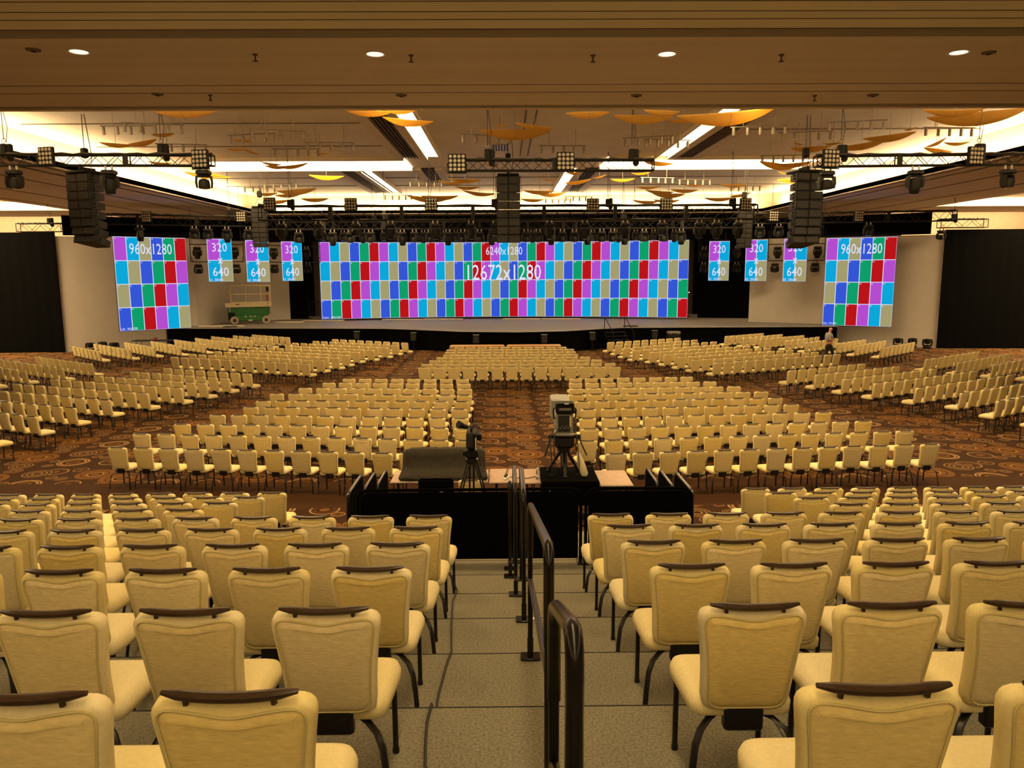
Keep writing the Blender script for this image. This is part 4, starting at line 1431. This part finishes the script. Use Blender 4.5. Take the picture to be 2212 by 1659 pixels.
# ------------------------------------------------------------------ sixteen-lamp blinders
def build_blinder():
    t = link('blinder_light', None)
    part('housing', MB().bev((0, .06, 0), (.54, .12, .54), .02), M['fixture'], t)
    lampm = MB().lathe([(.052, 0), (.045, .012), (.018, .02)], 10, M=Matrix.Rotation(R(90), 4, 'X')).mesh('lamp', M['blinderlamp'])
    for i in range(4):
        for j in range(4):
            link('lamp', lampm, t, (-.19 + .127 * i, -.002, -.19 + .127 * j))
    part('yoke', MB().tube([(-.29, .06, 0), (-.29, .06, -.29), (.29, .06, -.29), (.29, .06, 0)], .018, 6), M['fixture'], t)
    return t


bl0 = build_blinder()
tag(bl0, 'x', 'stage light', 'square blinder lights on the trusses')
bl = [(97, 337, 23.7, -.45, 'left end of the upper left truss'), (430, 343, 23.7, -.35, 'right end of the upper left truss'), (987, 352, 23.7, 0, 'left end of the centre truss'), (1222, 348, 23.7, 0, 'middle of the centre truss'),
      (1797, 342, 23.7, .3, 'left end of the upper right truss'), (2110, 336, 23.7, .45, 'right part of the upper right truss'), (581, 440, 34.6, -.3, 'left end of the foremost stage truss'), (757, 441, 34.6, -.1, 'foremost stage truss, above the main screen left'),
      (931, 441, 34.6, 0, 'foremost stage truss, left of the centre speaker'), (1281, 442, 34.6, 0, 'foremost stage truss, right of the centre speaker'), (1440, 441, 34.6, .1, 'foremost stage truss, above the main screen right'), (1612, 441, 34.6, .3, 'right end of the foremost stage truss'),
      (315, 468, 40.3, -.4, 'left side truss above the portrait screen'), (520, 468, 40.6, -.3, 'left side truss beside the small screens'), (1672, 467, 40.4, .3, 'right side truss beside the small screens'), (1856, 467, 40.0, .4, 'right side truss above the portrait screen')]
for i, (px, py, d, yaw, lab) in enumerate(bl):
    o = bl0 if i == 0 else dup(bl0)
    key = ('fl', 'fl', 'fc', 'fc', 'fr', 'fr', 's1', 's1', 's1', 's1', 's1', 's1', 'sl', 'sl', 'sr', 'sr')[i]
    p = mount(key, px)
    yaw *= .6
    y = p.y - TR[key][3] - .125 - .27 * abs(math.sin(yaw))
    o.location = (at(px, py, y).x, y, at(px, py, y).z)
    o.rotation_euler = (0, 0, yaw)
    o['label'] = 'square blinder light with round lamps, ' + lab


# ------------------------------------------------------------------ line array loudspeakers
def line_array(label, loc, yaw, n, w, h, dep, curve, gap=.02, flare=0.0):
    t = thing('line_array', label, 'loudspeaker', loc, yaw, 'hung loudspeaker columns')
    part('fly_frame', MB().bev((0, 0, .05), (w * .9, dep * 1.2, .08), .015).bev((0, .05, .16), (.10, dep * .8, .14), .015), M['fixture'], t)
    # shared cabinet and sub-parts
    cab = MB()
    bk = .62
    z0, z1 = -h, 0
    pts = [(-w / 2, -dep / 2, z0), (w / 2, -dep / 2, z0), (w / 2, -dep / 2, z1), (-w / 2, -dep / 2, z1),
           (-w / 2 * bk, dep / 2, z0 + h * .12), (w / 2 * bk, dep / 2, z0 + h * .12), (w / 2 * bk, dep / 2, z1 - h * .12), (-w / 2 * bk, dep / 2, z1 - h * .12)]
    cab.add(pts, [(0, 1, 2, 3), (5, 4, 7, 6), (1, 5, 6, 2), (4, 0, 3, 7), (3, 2, 6, 7), (4, 5, 1, 0)])
    cm = cab.mesh('cabinet', M['fixture2'], False)
    gm = MB().bev((-w * .255, -dep / 2 - .008, -h / 2), (w * .44, .02, h * .86), .006).bev((w * .255, -dep / 2 - .008, -h / 2), (w * .44, .02, h * .86), .006).mesh('grille', M['black'])
    hm = MB().cyl((0, 0, 0), (.05, 0, 0), h * .13, 6).mesh('handle', M['black'])
    fms = []
    for s in (-1, 1):
        fm = MB()
        fms.append(fm)
        fm.tube(bend([(s * w * .5, -dep * .45, -h * .1), (s * (w * .5 + .04), -dep * .45, -h * .1), (s * (w * .5 + .04), -dep * .45, -h * .9), (s * w * .5, -dep * .45, -h * .9)], .02, 2), .01, 4)
    fms = [q.mesh('rigging_bar', M['fixture2']) for q in fms]
    pos, ang = Vector((0, 0, 0)), 0.0
    for i in range(n):
        c = link('cabinet', cm, t, pos)
        c.rotation_euler = (-ang, 0, 0)
        link('grille', gm, c)
        for s in (0, 1):
            for zz in (.32, .70):
                link('handle', hm, c, ((-w * .47 - .03, w * .47 - .02)[s], -.12, -h * zz))
            link('rigging_bar', fms[s], c)
        step = Vector((0, -math.sin(-ang) * -(h + gap), -(h + gap) * math.cos(ang)))
        pos = pos + Vector((0, (h + gap) * math.sin(ang), -(h + gap) * math.cos(ang)))
        ang += curve * (i / n)
    top = Z2 - loc[2]
    for s in (-1, 1):
        part('sling', MB().tube([(s * .25, 0, .2), (0, 0, .55)], .010, 5), M['cable'], t)
    part('chain_motor', MB().bev((0, 0, .70), (.20, .2, .32), .03), M['fixture'], t)
    part('chain', MB().cyl((0, 0, .8), (0, 0, top), .014, 5), M['cable'], t)
    part('signal_cable', MB().tube([(.1, .1, .1), (.2, .1, .6), (.12, 0, top)], .014, 5), M['cable'], t)
    return t


line_array('central hanging black loudspeaker column in front of the main screen', (.19, 30, 8.15), 0, 8, .90, .300, .55, R(.4), .015)
line_array('left hanging black loudspeaker column, curved at its foot', (-14.0, 26.4, 7.85), R(-22), 8, 1.0, .285, .75, R(6), .012)
line_array('right hanging black loudspeaker column, curved at its foot', (10.45, 27, 7.85), R(10), 8, 1.0, .285, .75, R(6), .03)
line_array('smaller loudspeaker column beside the left end of stage truss', tuple(at(562, 450, 39.3)), R(-8), 8, .72, .235, .5, R(.5), .01)
line_array('smaller loudspeaker column beside the right end of stage truss', tuple(at(1607, 452, 39.3)), R(8), 8, .72, .235, .5, R(.5), .01)


# ------------------------------------------------------------------ gold pods and track lights under the ceiling
def pod_mesh():
    mb = MB()
    nu, ns = 16, 8
    lower, upper = [], []
    for i in range(nu + 1):
        u = -1 + 2 * i / nu
        w = .31 * max(0.0, 1 - u * u) ** .75 + .004
        d = .20 * (1 - u * u)
        lower.append([(1.05 * u, w * (-1 + 2 * j / ns), -d * (1 - (-1 + 2 * j / ns) ** 2) + .06 * u * u) for j in range(ns + 1)])
        upper.append([(1.05 * u, w * .97 * (1 - 2 * j / ns), -d * .8 * (1 - (1 - 2 * j / ns) ** 2) + .03 + .06 * u * u) for j in range(ns + 1)])
    mb.loft([a + b for a, b in zip(lower, upper)])
    return mb.mesh('shell', M['pod'], True, 50)


pm = pod_mesh()
seam = MB().tube([(0, .31 * s, -.2 * (1 - s * s) - .004) for s in (-1, -.75, -.5, -.25, 0, .25, .5, .75, 1)], .006, 4).mesh('rib', M['nickel'])
pods = [(400, 240, 157, 0), (250, 313, 66, 4), (308, 309, 76, -6), (352, 291, 60, 0), (525, 304, 52, 6), (510, 323, 40, 0), (541, 327, 40, 20), (692, 331, 30, 8), (345, 352, 52, 4), (440, 378, 78, 4), (478, 380, 42, 10), (586, 354, 44, 6), (632, 358, 70, -8), (598, 360, 56, 2),
        (705, 382, 74, 2), (640, 413, 92, -2), (575, 419, 52, 0), (625, 421, 62, -6), (598, 435, 60, 0), (680, 431, 60, 0),
        (790, 241, 110, 4), (880, 262, 118, 8), (862, 240, 70, 0), (1083, 270, 34, -14), (1155, 274, 86, 6), (1112, 288, 150, 0), (1052, 339, 42, -6), (1062, 357, 36, 10), (974, 377, 20, 30), (975, 394, 60, 6), (1005, 389, 72, 0), (1010, 405, 54, 0), (1035, 417, 72, 6), (925, 429, 92, 4), (950, 426, 80, 0),
        (1270, 247, 98, -3), (1388, 256, 128, 4), (1430, 243, 84, 0), (1478, 259, 70, -4), (1238, 374, 40, 6), (1248, 393, 58, -6), (1295, 382, 30, -14), (1345, 388, 52, 0), (1185, 388, 26, 10), (1165, 414, 68, 0), (1192, 420, 60, -4), (1150, 432, 52, 0), (1385, 374, 44, -4), (1420, 352, 70, 6),
        (1400, 404, 54, 0), (1425, 415, 62, 4), (1478, 412, 58, 2), (1445, 421, 76, 0), (1395, 435, 60, 4), (1440, 434, 60, 0), (1570, 250, 225, -6), (1752, 321, 88, -3), (1862, 313, 112, -8), (1922, 296, 108, -6), (1725, 311, 26, 6), (1800, 309, 48, -6), (2022, 309, 58, -22), (2026, 326, 66, 8), (2066, 309, 62, -2), (1967, 279, 32, -14),
        (2110, 252, 205, -4), (2060, 240, 130, 0), (1680, 358, 92, 6), (1718, 354, 78, -4), (1722, 387, 92, -6), (1690, 373, 22, 10), (1585, 400, 60, 0), (1555, 429, 66, 0), (1600, 421, 52, -10), (1500, 400, 40, 0)]
pods.sort()
pod0 = None
for i, (px, py, w, tl) in enumerate(pods):
    p = ground(px, py, 9.05)
    sc = w * depth_of(p) / 1640 / 2.1
    bay = 'near' if py < 335 else 'far'
    lab = 'golden leaf-shaped ceiling pod, %s of the %s bay counted from the left' % (ORD[1 + sum(1 for q in pods[:i] if (q[1] < 335) == (py < 335))] if sum(1 for q in pods[:i] if (q[1] < 335) == (py < 335)) < 30 else 'thirty-%s' % ORD[sum(1 for q in pods[:i] if (q[1] < 335) == (py < 335)) - 29], bay)
    t = thing('ceiling_pod', lab, 'ceiling pod', p, 0, 'golden pods under the ceiling')
    sh = link('shell', pm, t)
    sh.scale = (sc, min(1.1, sc), sc)
    rt = (R(random.uniform(-8, 8)), R(tl), R(random.uniform(-18, 18)))
    sh.rotation_euler = rt
    if w > 48:
        link('rib', seam, sh)
    part('hanger', MB().cyl((0, 0, 0), (0, 0, Z2 - p.z), .008, 5), M['nickel'], t)

bar = MB().tube([(-.9, 0, 0), (-.1, .05, .01), (.9, -.05, 0)], .022, 6).mesh('track_bar', M['nickel'])
spot = MB().lathe([(.035, -.02), (.05, -.06), (.05, -.26), (.04, -.27)], 8).mesh('spot_head', M['nickel'])
hang = MB().cyl((0, 0, 0), (0, 0, .62), .012, 5).mesh('hanger', M['nickel'])
tracks = [(278, 272, 0), (330, 268, .3), (392, 312, .2), (600, 282, .3), (545, 290, -.2), (640, 322, 0), (712, 308, .1), (1050, 292, .2), (1400, 296, -.3), (1440, 302, .2), (1215, 315, .1), (1640, 273, -.2), (1740, 285, -.15), (1850, 262, -.2), (2050, 276, .1), (1690, 336, -.1), (605, 396, .1), (560, 405, 0), (920, 392, .1), (860, 422, 0), (1205, 430, .1), (1500, 388, .1), (1420, 384, .2), (1610, 402, 0), (1250, 425, 0)]
tracks.sort()
for i, (px, py, a) in enumerate(tracks):
    p = ground(px, py, 9.2)
    t = thing('track_light', 'thin hanging track light with small spots, %s counted from the left' % ORD[i + 1], 'track light', p, a, 'track lights under the ceiling')
    link('track_bar', bar, t)
    for x in (-.8, -.35, .05, .45, .82):
        link('spot_head', spot, t, (x, random.uniform(-.03, .03), 0))
    for x in (-.5, .5):
        link('hanger', hang, t, (x, 0, 0))
# ================================================================== things on and before the stage
# scissor lift
c = (ground(511, 702, SZ) + ground(577, 698, SZ)) / 2
lift = thing('scissor_lift', 'green scissor lift with cream platform cage parked on the stage', 'scissor lift', (-16.75, 50.3, SZ), R(22))
L2 = 1.30
part('chassis', MB().bev((0, 0, .38), (1.75, .72, .40), .05).bev((0, 0, .60), (2.35, .70, .12), .03), M['green'], lift)
part('folded_scissor', MB().bev((.05, 0, .86), (2.42, .66, .46), .03), M['green'], lift)
lad = part('access_ladder', MB().tube([(-1.32, -.2, .25), (-1.32, -.2, 1.05)], .03, 6).tube([(-1.32, .2, .25), (-1.32, .2, 1.05)], .03, 6), M['green'], lift)
for i in range(4):
    part('rung', MB().cyl((-1.32, -.2, .35 + .2 * i), (-1.32, .2, .35 + .2 * i), .018, 6), M['green'], lad)
part('battery_tray', MB().bev((-1.12, 0, .52), (.42, .70, .50), .03), M['fixture'], lift)
for x in (-.98, .98):
    for y in (-.40, .40):
        w = part('wheel', MB().lathe([(.12, -.10), (.24, -.10), (.26, -.06), (.26, .06), (.24, .10), (.12, .10)], 20, M=Matrix.Translation((x, y, .26)) @ Matrix.Rotation(R(90), 4, 'X')), M['tyre'], lift)
        part('hub', MB().lathe([(.12, -.105), (.05, -.12), (.05, .12), (.12, .105)], 12, M=Matrix.Translation((x, y, .26)) @ Matrix.Rotation(R(90), 4, 'X')), M['wood'], w)
part('platform', MB().bev((.1, 0, 1.27), (2.55, .80, .34), .02), M['liftcream'], lift)
part('platform_extension', MB().bev((-1.32, 0, 1.24), (.36, .74, .26), .02), M['liftcream'], lift)
for y in (-.38, .38):
    part('guard_rail', MB().tube(bend([(-1.13, y, 1.4), (-1.13, y, 2.48), (1.33, y, 2.48), (1.33, y, 1.4)], .05, 3), .034, 6), M['liftcream'], lift)
    part('mid_rail', MB().cyl((-1.13, y, 1.93), (1.33, y, 1.93), .03, 6), M['liftcream'], lift)
    for x in (-.2, .75):
        part('guard_post', MB().cyl((x, y, 1.4), (x, y, 2.48), .02, 6), M['liftcream'], lift)
for z in (1.93, 2.48):
    for x in (-1.13, 1.33):
        part('end_rail', MB().cyl((x, -.38, z), (x, .38, z), .022, 6), M['liftcream'], lift)
part('control_box', MB().bev((1.15, -.3, 2.25), (.16, .12, .3), .02), M['fixture'], lift)
part('gate_pad', MB().bev((1.12, -.40, 1.68), (.10, .03, .40), .01), M['red'], lift)
for x in (-.28, .02, .28):
    part('warning_label', MB().box((x, -.365, .50), (.16, .008, .05)), M['liftcream'], lift, smooth=False)
part('data_plate', MB().box((0, -.365, .24), (.26, .008, .09)), M['liftcream'], lift, smooth=False)
part('platform_marking', MB().box((-.75, -.404, 1.29), (.26, .006, .05)).box((1.15, -.404, 1.33), (.16, .006, .04)).box((1.12, -.404, 1.19), (.2, .006, .03)), M['wood'], lift, smooth=False)


# ------------------------------------------------------------------ walking person
def skin(name, joints, edges, mt, parent, sub=2):
    me = bpy.data.meshes.new(name)
    names = list(joints)
    me.from_pydata([joints[k][:3] for k in names], [(names.index(a), names.index(b)) for a, b in edges], [])
    me.materials.append(mt)
    o = link(name, me, parent)
    sk = o.modifiers.new('skin', 'SKIN')
    sk.use_smooth_shade = True
    for i, k in enumerate(names):
        r = joints[k][3]
        me.skin_vertices[0].data[i].radius = r if isinstance(r, tuple) else (r, r)
        me.skin_vertices[0].data[i].use_root = (i == 0)
    ss = o.modifiers.new('sub', 'SUBSURF')
    ss.levels = sub
    ss.render_levels = sub
    return o


person = thing('person', 'bald person in grey polo shirt walking right with a white cup', 'person', (16.0, 37.15, 0), R(8))
J = {  # walking towards +x; left arm = far side (+y)
    'pelvis': (0, 0, .95, (.13, .16)), 'waist': (.0, 0, 1.10, (.12, .15)), 'chest': (.01, 0, 1.30, (.13, .18)), 'neckb': (.0, 0, 1.45, (.08, .10)), 'neck': (.02, 0, 1.52, .055),
    'headlow': (.045, 0, 1.585, (.075, .065)), 'headmid': (.05, 0, 1.66, (.098, .078)), 'headtop': (.04, 0, 1.725, (.07, .06)),
    'sh_r': (-.01, -.19, 1.41, .06), 'el_r': (-.10, -.25, 1.14, .043), 'wr_r': (.13, -.20, 1.13, .030),
    'sh_l': (-.01, .19, 1.41, .06), 'el_l': (-.06, .25, 1.14, .043), 'wr_l': (.16, .12, 1.13, .030),
    'hip_r': (.02, -.10, .88, .088), 'kn_r': (.16, -.10, .50, .058), 'an_r': (.20, -.10, .09, .038), 'toe_r': (.34, -.11, .04, .036),
    'hip_l': (-.02, .10, .88, .088), 'kn_l': (-.06, .10, .49, .058), 'an_l': (-.30, .10, .14, .038), 'toe_l': (-.20, .11, .04, .036)}
E_ = [('pelvis', 'waist'), ('waist', 'chest'), ('chest', 'neckb'), ('neckb', 'neck'), ('neck', 'headlow'), ('headlow', 'headmid'), ('headmid', 'headtop'), ('chest', 'sh_r'), ('sh_r', 'el_r'), ('el_r', 'wr_r'), ('chest', 'sh_l'), ('sh_l', 'el_l'), ('el_l', 'wr_l'),
      ('pelvis', 'hip_r'), ('hip_r', 'kn_r'), ('kn_r', 'an_r'), ('an_r', 'toe_r'), ('pelvis', 'hip_l'), ('hip_l', 'kn_l'), ('kn_l', 'an_l'), ('an_l', 'toe_l')]
for s, h in ((-1, 'r'), (1, 'l')):     # palm, four fingers and thumb curled round the cup / forearm
    w = J['wr_' + h]
    J['palm_' + h] = (w[0] + .07, w[1] + (-s) * .025, w[2] + .005, (.026, .034))
    E_.append(('wr_' + h, 'palm_' + h))
    for k in range(4):
        z = w[2] + .035 - .022 * k
        J['f%d_%s' % (k, h)] = (w[0] + .125, w[1] - s * .035, z, .010)
        J['g%d_%s' % (k, h)] = (w[0] + .150 - .004 * k, w[1] - s * .075, z - .004, .009)
        E_ += [('palm_' + h, 'f%d_%s' % (k, h)), ('f%d_%s' % (k, h), 'g%d_%s' % (k, h))]
    J['th_' + h] = (w[0] + .085, w[1] - s * .07, w[2] + .05, .011)
    J['ti_' + h] = (w[0] + .125, w[1] - s * .085, w[2] + .055, .010)
    E_ += [('palm_' + h, 'th_' + h), ('th_' + h, 'ti_' + h)]
body = skin('body', J, E_, M['skin'], person)
face = MB()
face.lathe([(.001, -.03), (.016, -.015), (.018, 0), (.010, .02), (.001, .03)], 8, M=Matrix.Translation((.145, 0, 1.645)))
part('nose', face, M['skin'], person)
for s in (-1, 1):
    part('ear', MB().lathe([(.001, -.032), (.014, -.02), (.017, .01), (.001, .034)], 8, M=Matrix.Translation((.035, s * .083, 1.65))), M['skin'], person)
    part('eye', MB().lathe([(.001, -.009), (.010, 0), (.001, .009)], 8, M=Matrix.Translation((.135, s * .032, 1.67))), M['black'], person)
part('mouth', MB().box((.128, 0, 1.60), (.012, .05, .008)), M['red'], person, smooth=False)
S = {'waist': (0, 0, .98, (.152, .185)), 'belly': (.02, 0, 1.10, (.158, .185)), 'chest': (.01, 0, 1.30, (.150, .20)), 'collar': (.0, 0, 1.455, (.085, .10)), 'sh_r': (-.01, -.20, 1.41, .078), 'sl_r': (-.055, -.235, 1.26, .072), 'sh_l': (-.01, .20, 1.41, .078), 'sl_l': (-.04, .235, 1.26, .072)}
skin('polo_shirt', S, [('waist', 'belly'), ('belly', 'chest'), ('chest', 'collar'), ('chest', 'sh_r'), ('sh_r', 'sl_r'), ('chest', 'sh_l'), ('sh_l', 'sl_l')], M['shirt'], person)
T = {'top': (0, 0, 1.0, (.142, .172)), 'hip': (0, 0, .90, (.14, .17)), 'hip_r': (.02, -.10, .84, .108), 'kn_r': (.16, -.10, .50, .082), 'an_r': (.20, -.10, .10, .062), 'hip_l': (-.02, .10, .84, .108), 'kn_l': (-.06, .10, .49, .082), 'an_l': (-.28, .10, .16, .062)}
skin('trousers', T, [('top', 'hip'), ('hip', 'hip_r'), ('hip_r', 'kn_r'), ('kn_r', 'an_r'), ('hip', 'hip_l'), ('hip_l', 'kn_l'), ('kn_l', 'an_l')], M['trousers'], person)
for h, d in (('r', 0), ('l', .02)):
    a, b = J['an_' + h], J['toe_' + h]
    part('shoe', MB().bev(((a[0] + b[0]) / 2 + .02, a[1], .05 + d), (.28, .10, .09), .03), M['black'], person)
t = thing('paper_cup', 'white paper cup held by the walking person', 'cup', Vector((16.0, 37.15, 0)) + Matrix.Rotation(R(8), 3, 'Z') @ Vector((.245, -.105, 1.085)))
part('cup_body', MB().lathe([(.030, 0), (.040, .11)], 14), M['white'], t)
part('lid', MB().lathe([(.043, .108), (.043, .122), (.036, .13)], 14), M['white'], t)

# ------------------------------------------------------------------ floor lights before the scenic walls
fl = build_mover(False)
tag(fl, 'x', 'stage light', 'floor moving lights by the scenic walls')
for i, (px, py, d, lab) in enumerate(((195, 741, 43.2, 'left wall, outermost'), (221, 739, 43.8, 'left wall, middle one'), (246, 738, 43.2, 'left wall, innermost'), (1940, 737, 42.8, 'right wall, innermost'), (1971, 740, 42.8, 'right wall, middle one'), (2003, 741, 42.2, 'right wall, outermost'))):
    o = fl if i == 0 else dup(fl)
    p = at(px, py, d)
    o.location = (p.x, d, .02)
    o.rotation_euler = (R(180), 0, R(20 * (-1) ** i))
    o.location.z = .10
    o['label'] = 'black moving light standing on the floor by the ' + lab

# ------------------------------------------------------------------ table left of the stage
t = thing('side_table', 'long dark table in front of the left scenic wall', 'table', (-20.0, 43.6, 0))
part('table_top', MB().bev((0, 0, .74), (2.45, .75, .04), .012), M['truss'], t)
for sx in (-1, 1):
    for sy in (-1, 1):
        part('leg', MB().cyl((sx * 1.0, sy * .3, 0), (sx * (.92), sy * .3, .72), .016, 6), M['leg'], t)
t = thing('table_bottle', 'small clear bottle on the dark side table', 'bottle', (-20.35, 43.6, .76))
part('bottle_body', MB().lathe([(.035, 0), (.035, .15), (.014, .2), (.014, .23)], 10), M['clear'], t)
part('cap', MB().lathe([(.016, .225), (.016, .25)], 8), M['white'], t)
t = thing('red_tub', 'small red tub on the dark side table', 'tub', (-19.95, 43.55, .76))
part('tub_body', MB().lathe([(.09, 0), (.10, .12)], 12), M['red'], t)
part('lid', MB().lathe([(.105, .12), (.105, .14)], 12), M['black'], t)

# ------------------------------------------------------------------ speakers, case and steps along the stage front
for i, px in enumerate((762, 893, 1027, 1177, 1277, 1418)):
    x = at(px, 722, 41.6 if 2 <= i <= 3 else 44.2).x
    fy = np.interp(x, [q[0] for q in front], [q[1] for q in front])
    t = thing('front_fill_speaker', 'small black loudspeaker at the stage front, %s from the left' % ORD[i + 1], 'loudspeaker', (x, fy - .35, 0), 0, 'small speakers along the stage front')
    part('cabinet', MB().bev((0, 0, .80), (.34, .30, .46), .02), M['fixture'], t)
    part('grille', MB().bev((0, -.152, .78), (.30, .02, .38), .01), M['black'], t)
    part('top_plate', MB().bev((0, 0, 1.04), (.34, .30, .02), .006), M['silver'], t)
    part('stand_pole', MB().cyl((0, 0, .04), (0, 0, .58), .025, 8), M['leg'], t)
    part('base', MB().bev((0, 0, .02), (.4, .36, .04), .01), M['leg'], t)
t = thing('road_case', 'grey equipment case with lid before the stage, right side', 'case', (9.9, 44.3, 0))
part('case_body', MB().bev((0, 0, .48), (.72, .5, .84), .03), M['fixture2'], t)
part('lid', MB().bev((0, 0, .96), (.74, .52, .12), .03), M['nickel'], t)
for sx in (-1, 1):
    part('latch', MB().bev((sx * .2, -.262, .90), (.06, .02, .08), .006), M['silver'], t)
    for sy in (-1, 1):
        part('caster', MB().cyl((sx * .28 - .02, sy * .18, .035), (sx * .28 + .02, sy * .18, .035), .035, 10), M['leg'], t)
t = thing('stage_steps', 'black steps with handrail leading up onto the stage', 'steps', (6.6, 43.9, 0), R(20))
for i in range(5):
    part('tread', MB().bev((0, -.62 + .25 * i, .20 * (i + 1) - .02), (1.3, .27, .04), .008), M['fixture'], t)
for s in (-1, 1):
    part('stringer', MB().box((s * .62, -.1, .45), (.05, 1.4, .10), Matrix.Rotation(math.atan2(.2, .25), 3, 'X')), M['fixture'], t, smooth=False)
    part('handrail', MB().tube(bend([(s * .66, -.68, .1), (s * .66, -.68, 1.0), (s * .66, .45, 1.9), (s * .66, .45, 1.0)], .1, 4), .022, 8), M['rail'], t)
# two low tan sofas in front of the centre block
for i, (xa, xb) in enumerate(((-2.75, .02), (.10, 2.85))):
    w = xb - xa
    t = thing('lounge_sofa', 'low tan leather sofa before the centre block, %s one' % ('left', 'right')[i], 'sofa', ((xa + xb) / 2, 38.2, 0), 0, 'sofas in front of the centre block')
    part('backrest', MB().bev((0, -.28, .66), (w, .22, .52), .07), M['sofa'], t)
    part('seat', MB().bev((0, .12, .34), (w - .3, .7, .24), .05), M['sofa'], t)
    for s in (-1, 1):
        part('armrest', MB().bev((s * (w / 2 - .09), .10, .44), (.18, .8, .40), .06), M['sofa'], t)
        for yy in (-.3, .4):
            part('leg', MB().cyl((s * (w / 2 - .12), yy, 0), (s * (w / 2 - .12), yy, .26), .025, 6), M['leg'], t)
# coiled cable on the stage edge
pts = [(-17.0 + .5 * math.cos(a) * (.7 + .3 * math.sin(3 * a)), 47.15 + .22 * math.sin(a), SZ + .02 + .01 * (k % 3)) for k, a in enumerate([i * .5 for i in range(30)])]
tag(part('coiled_cable', MB().tube(pts, .03, 5), M['cable']), 'black cable coiled on the stage edge near the left screen', 'cable')
pts = [(7.6 + .45 * math.cos(a), 45.6 + .2 * math.sin(a), SZ + .02 + .01 * (k % 3)) for k, a in enumerate([i * .6 for i in range(24)])]
tag(part('coiled_cable', MB().tube(pts, .03, 5), M['cable']), 'black cable coiled on the stage edge above the steps', 'cable')
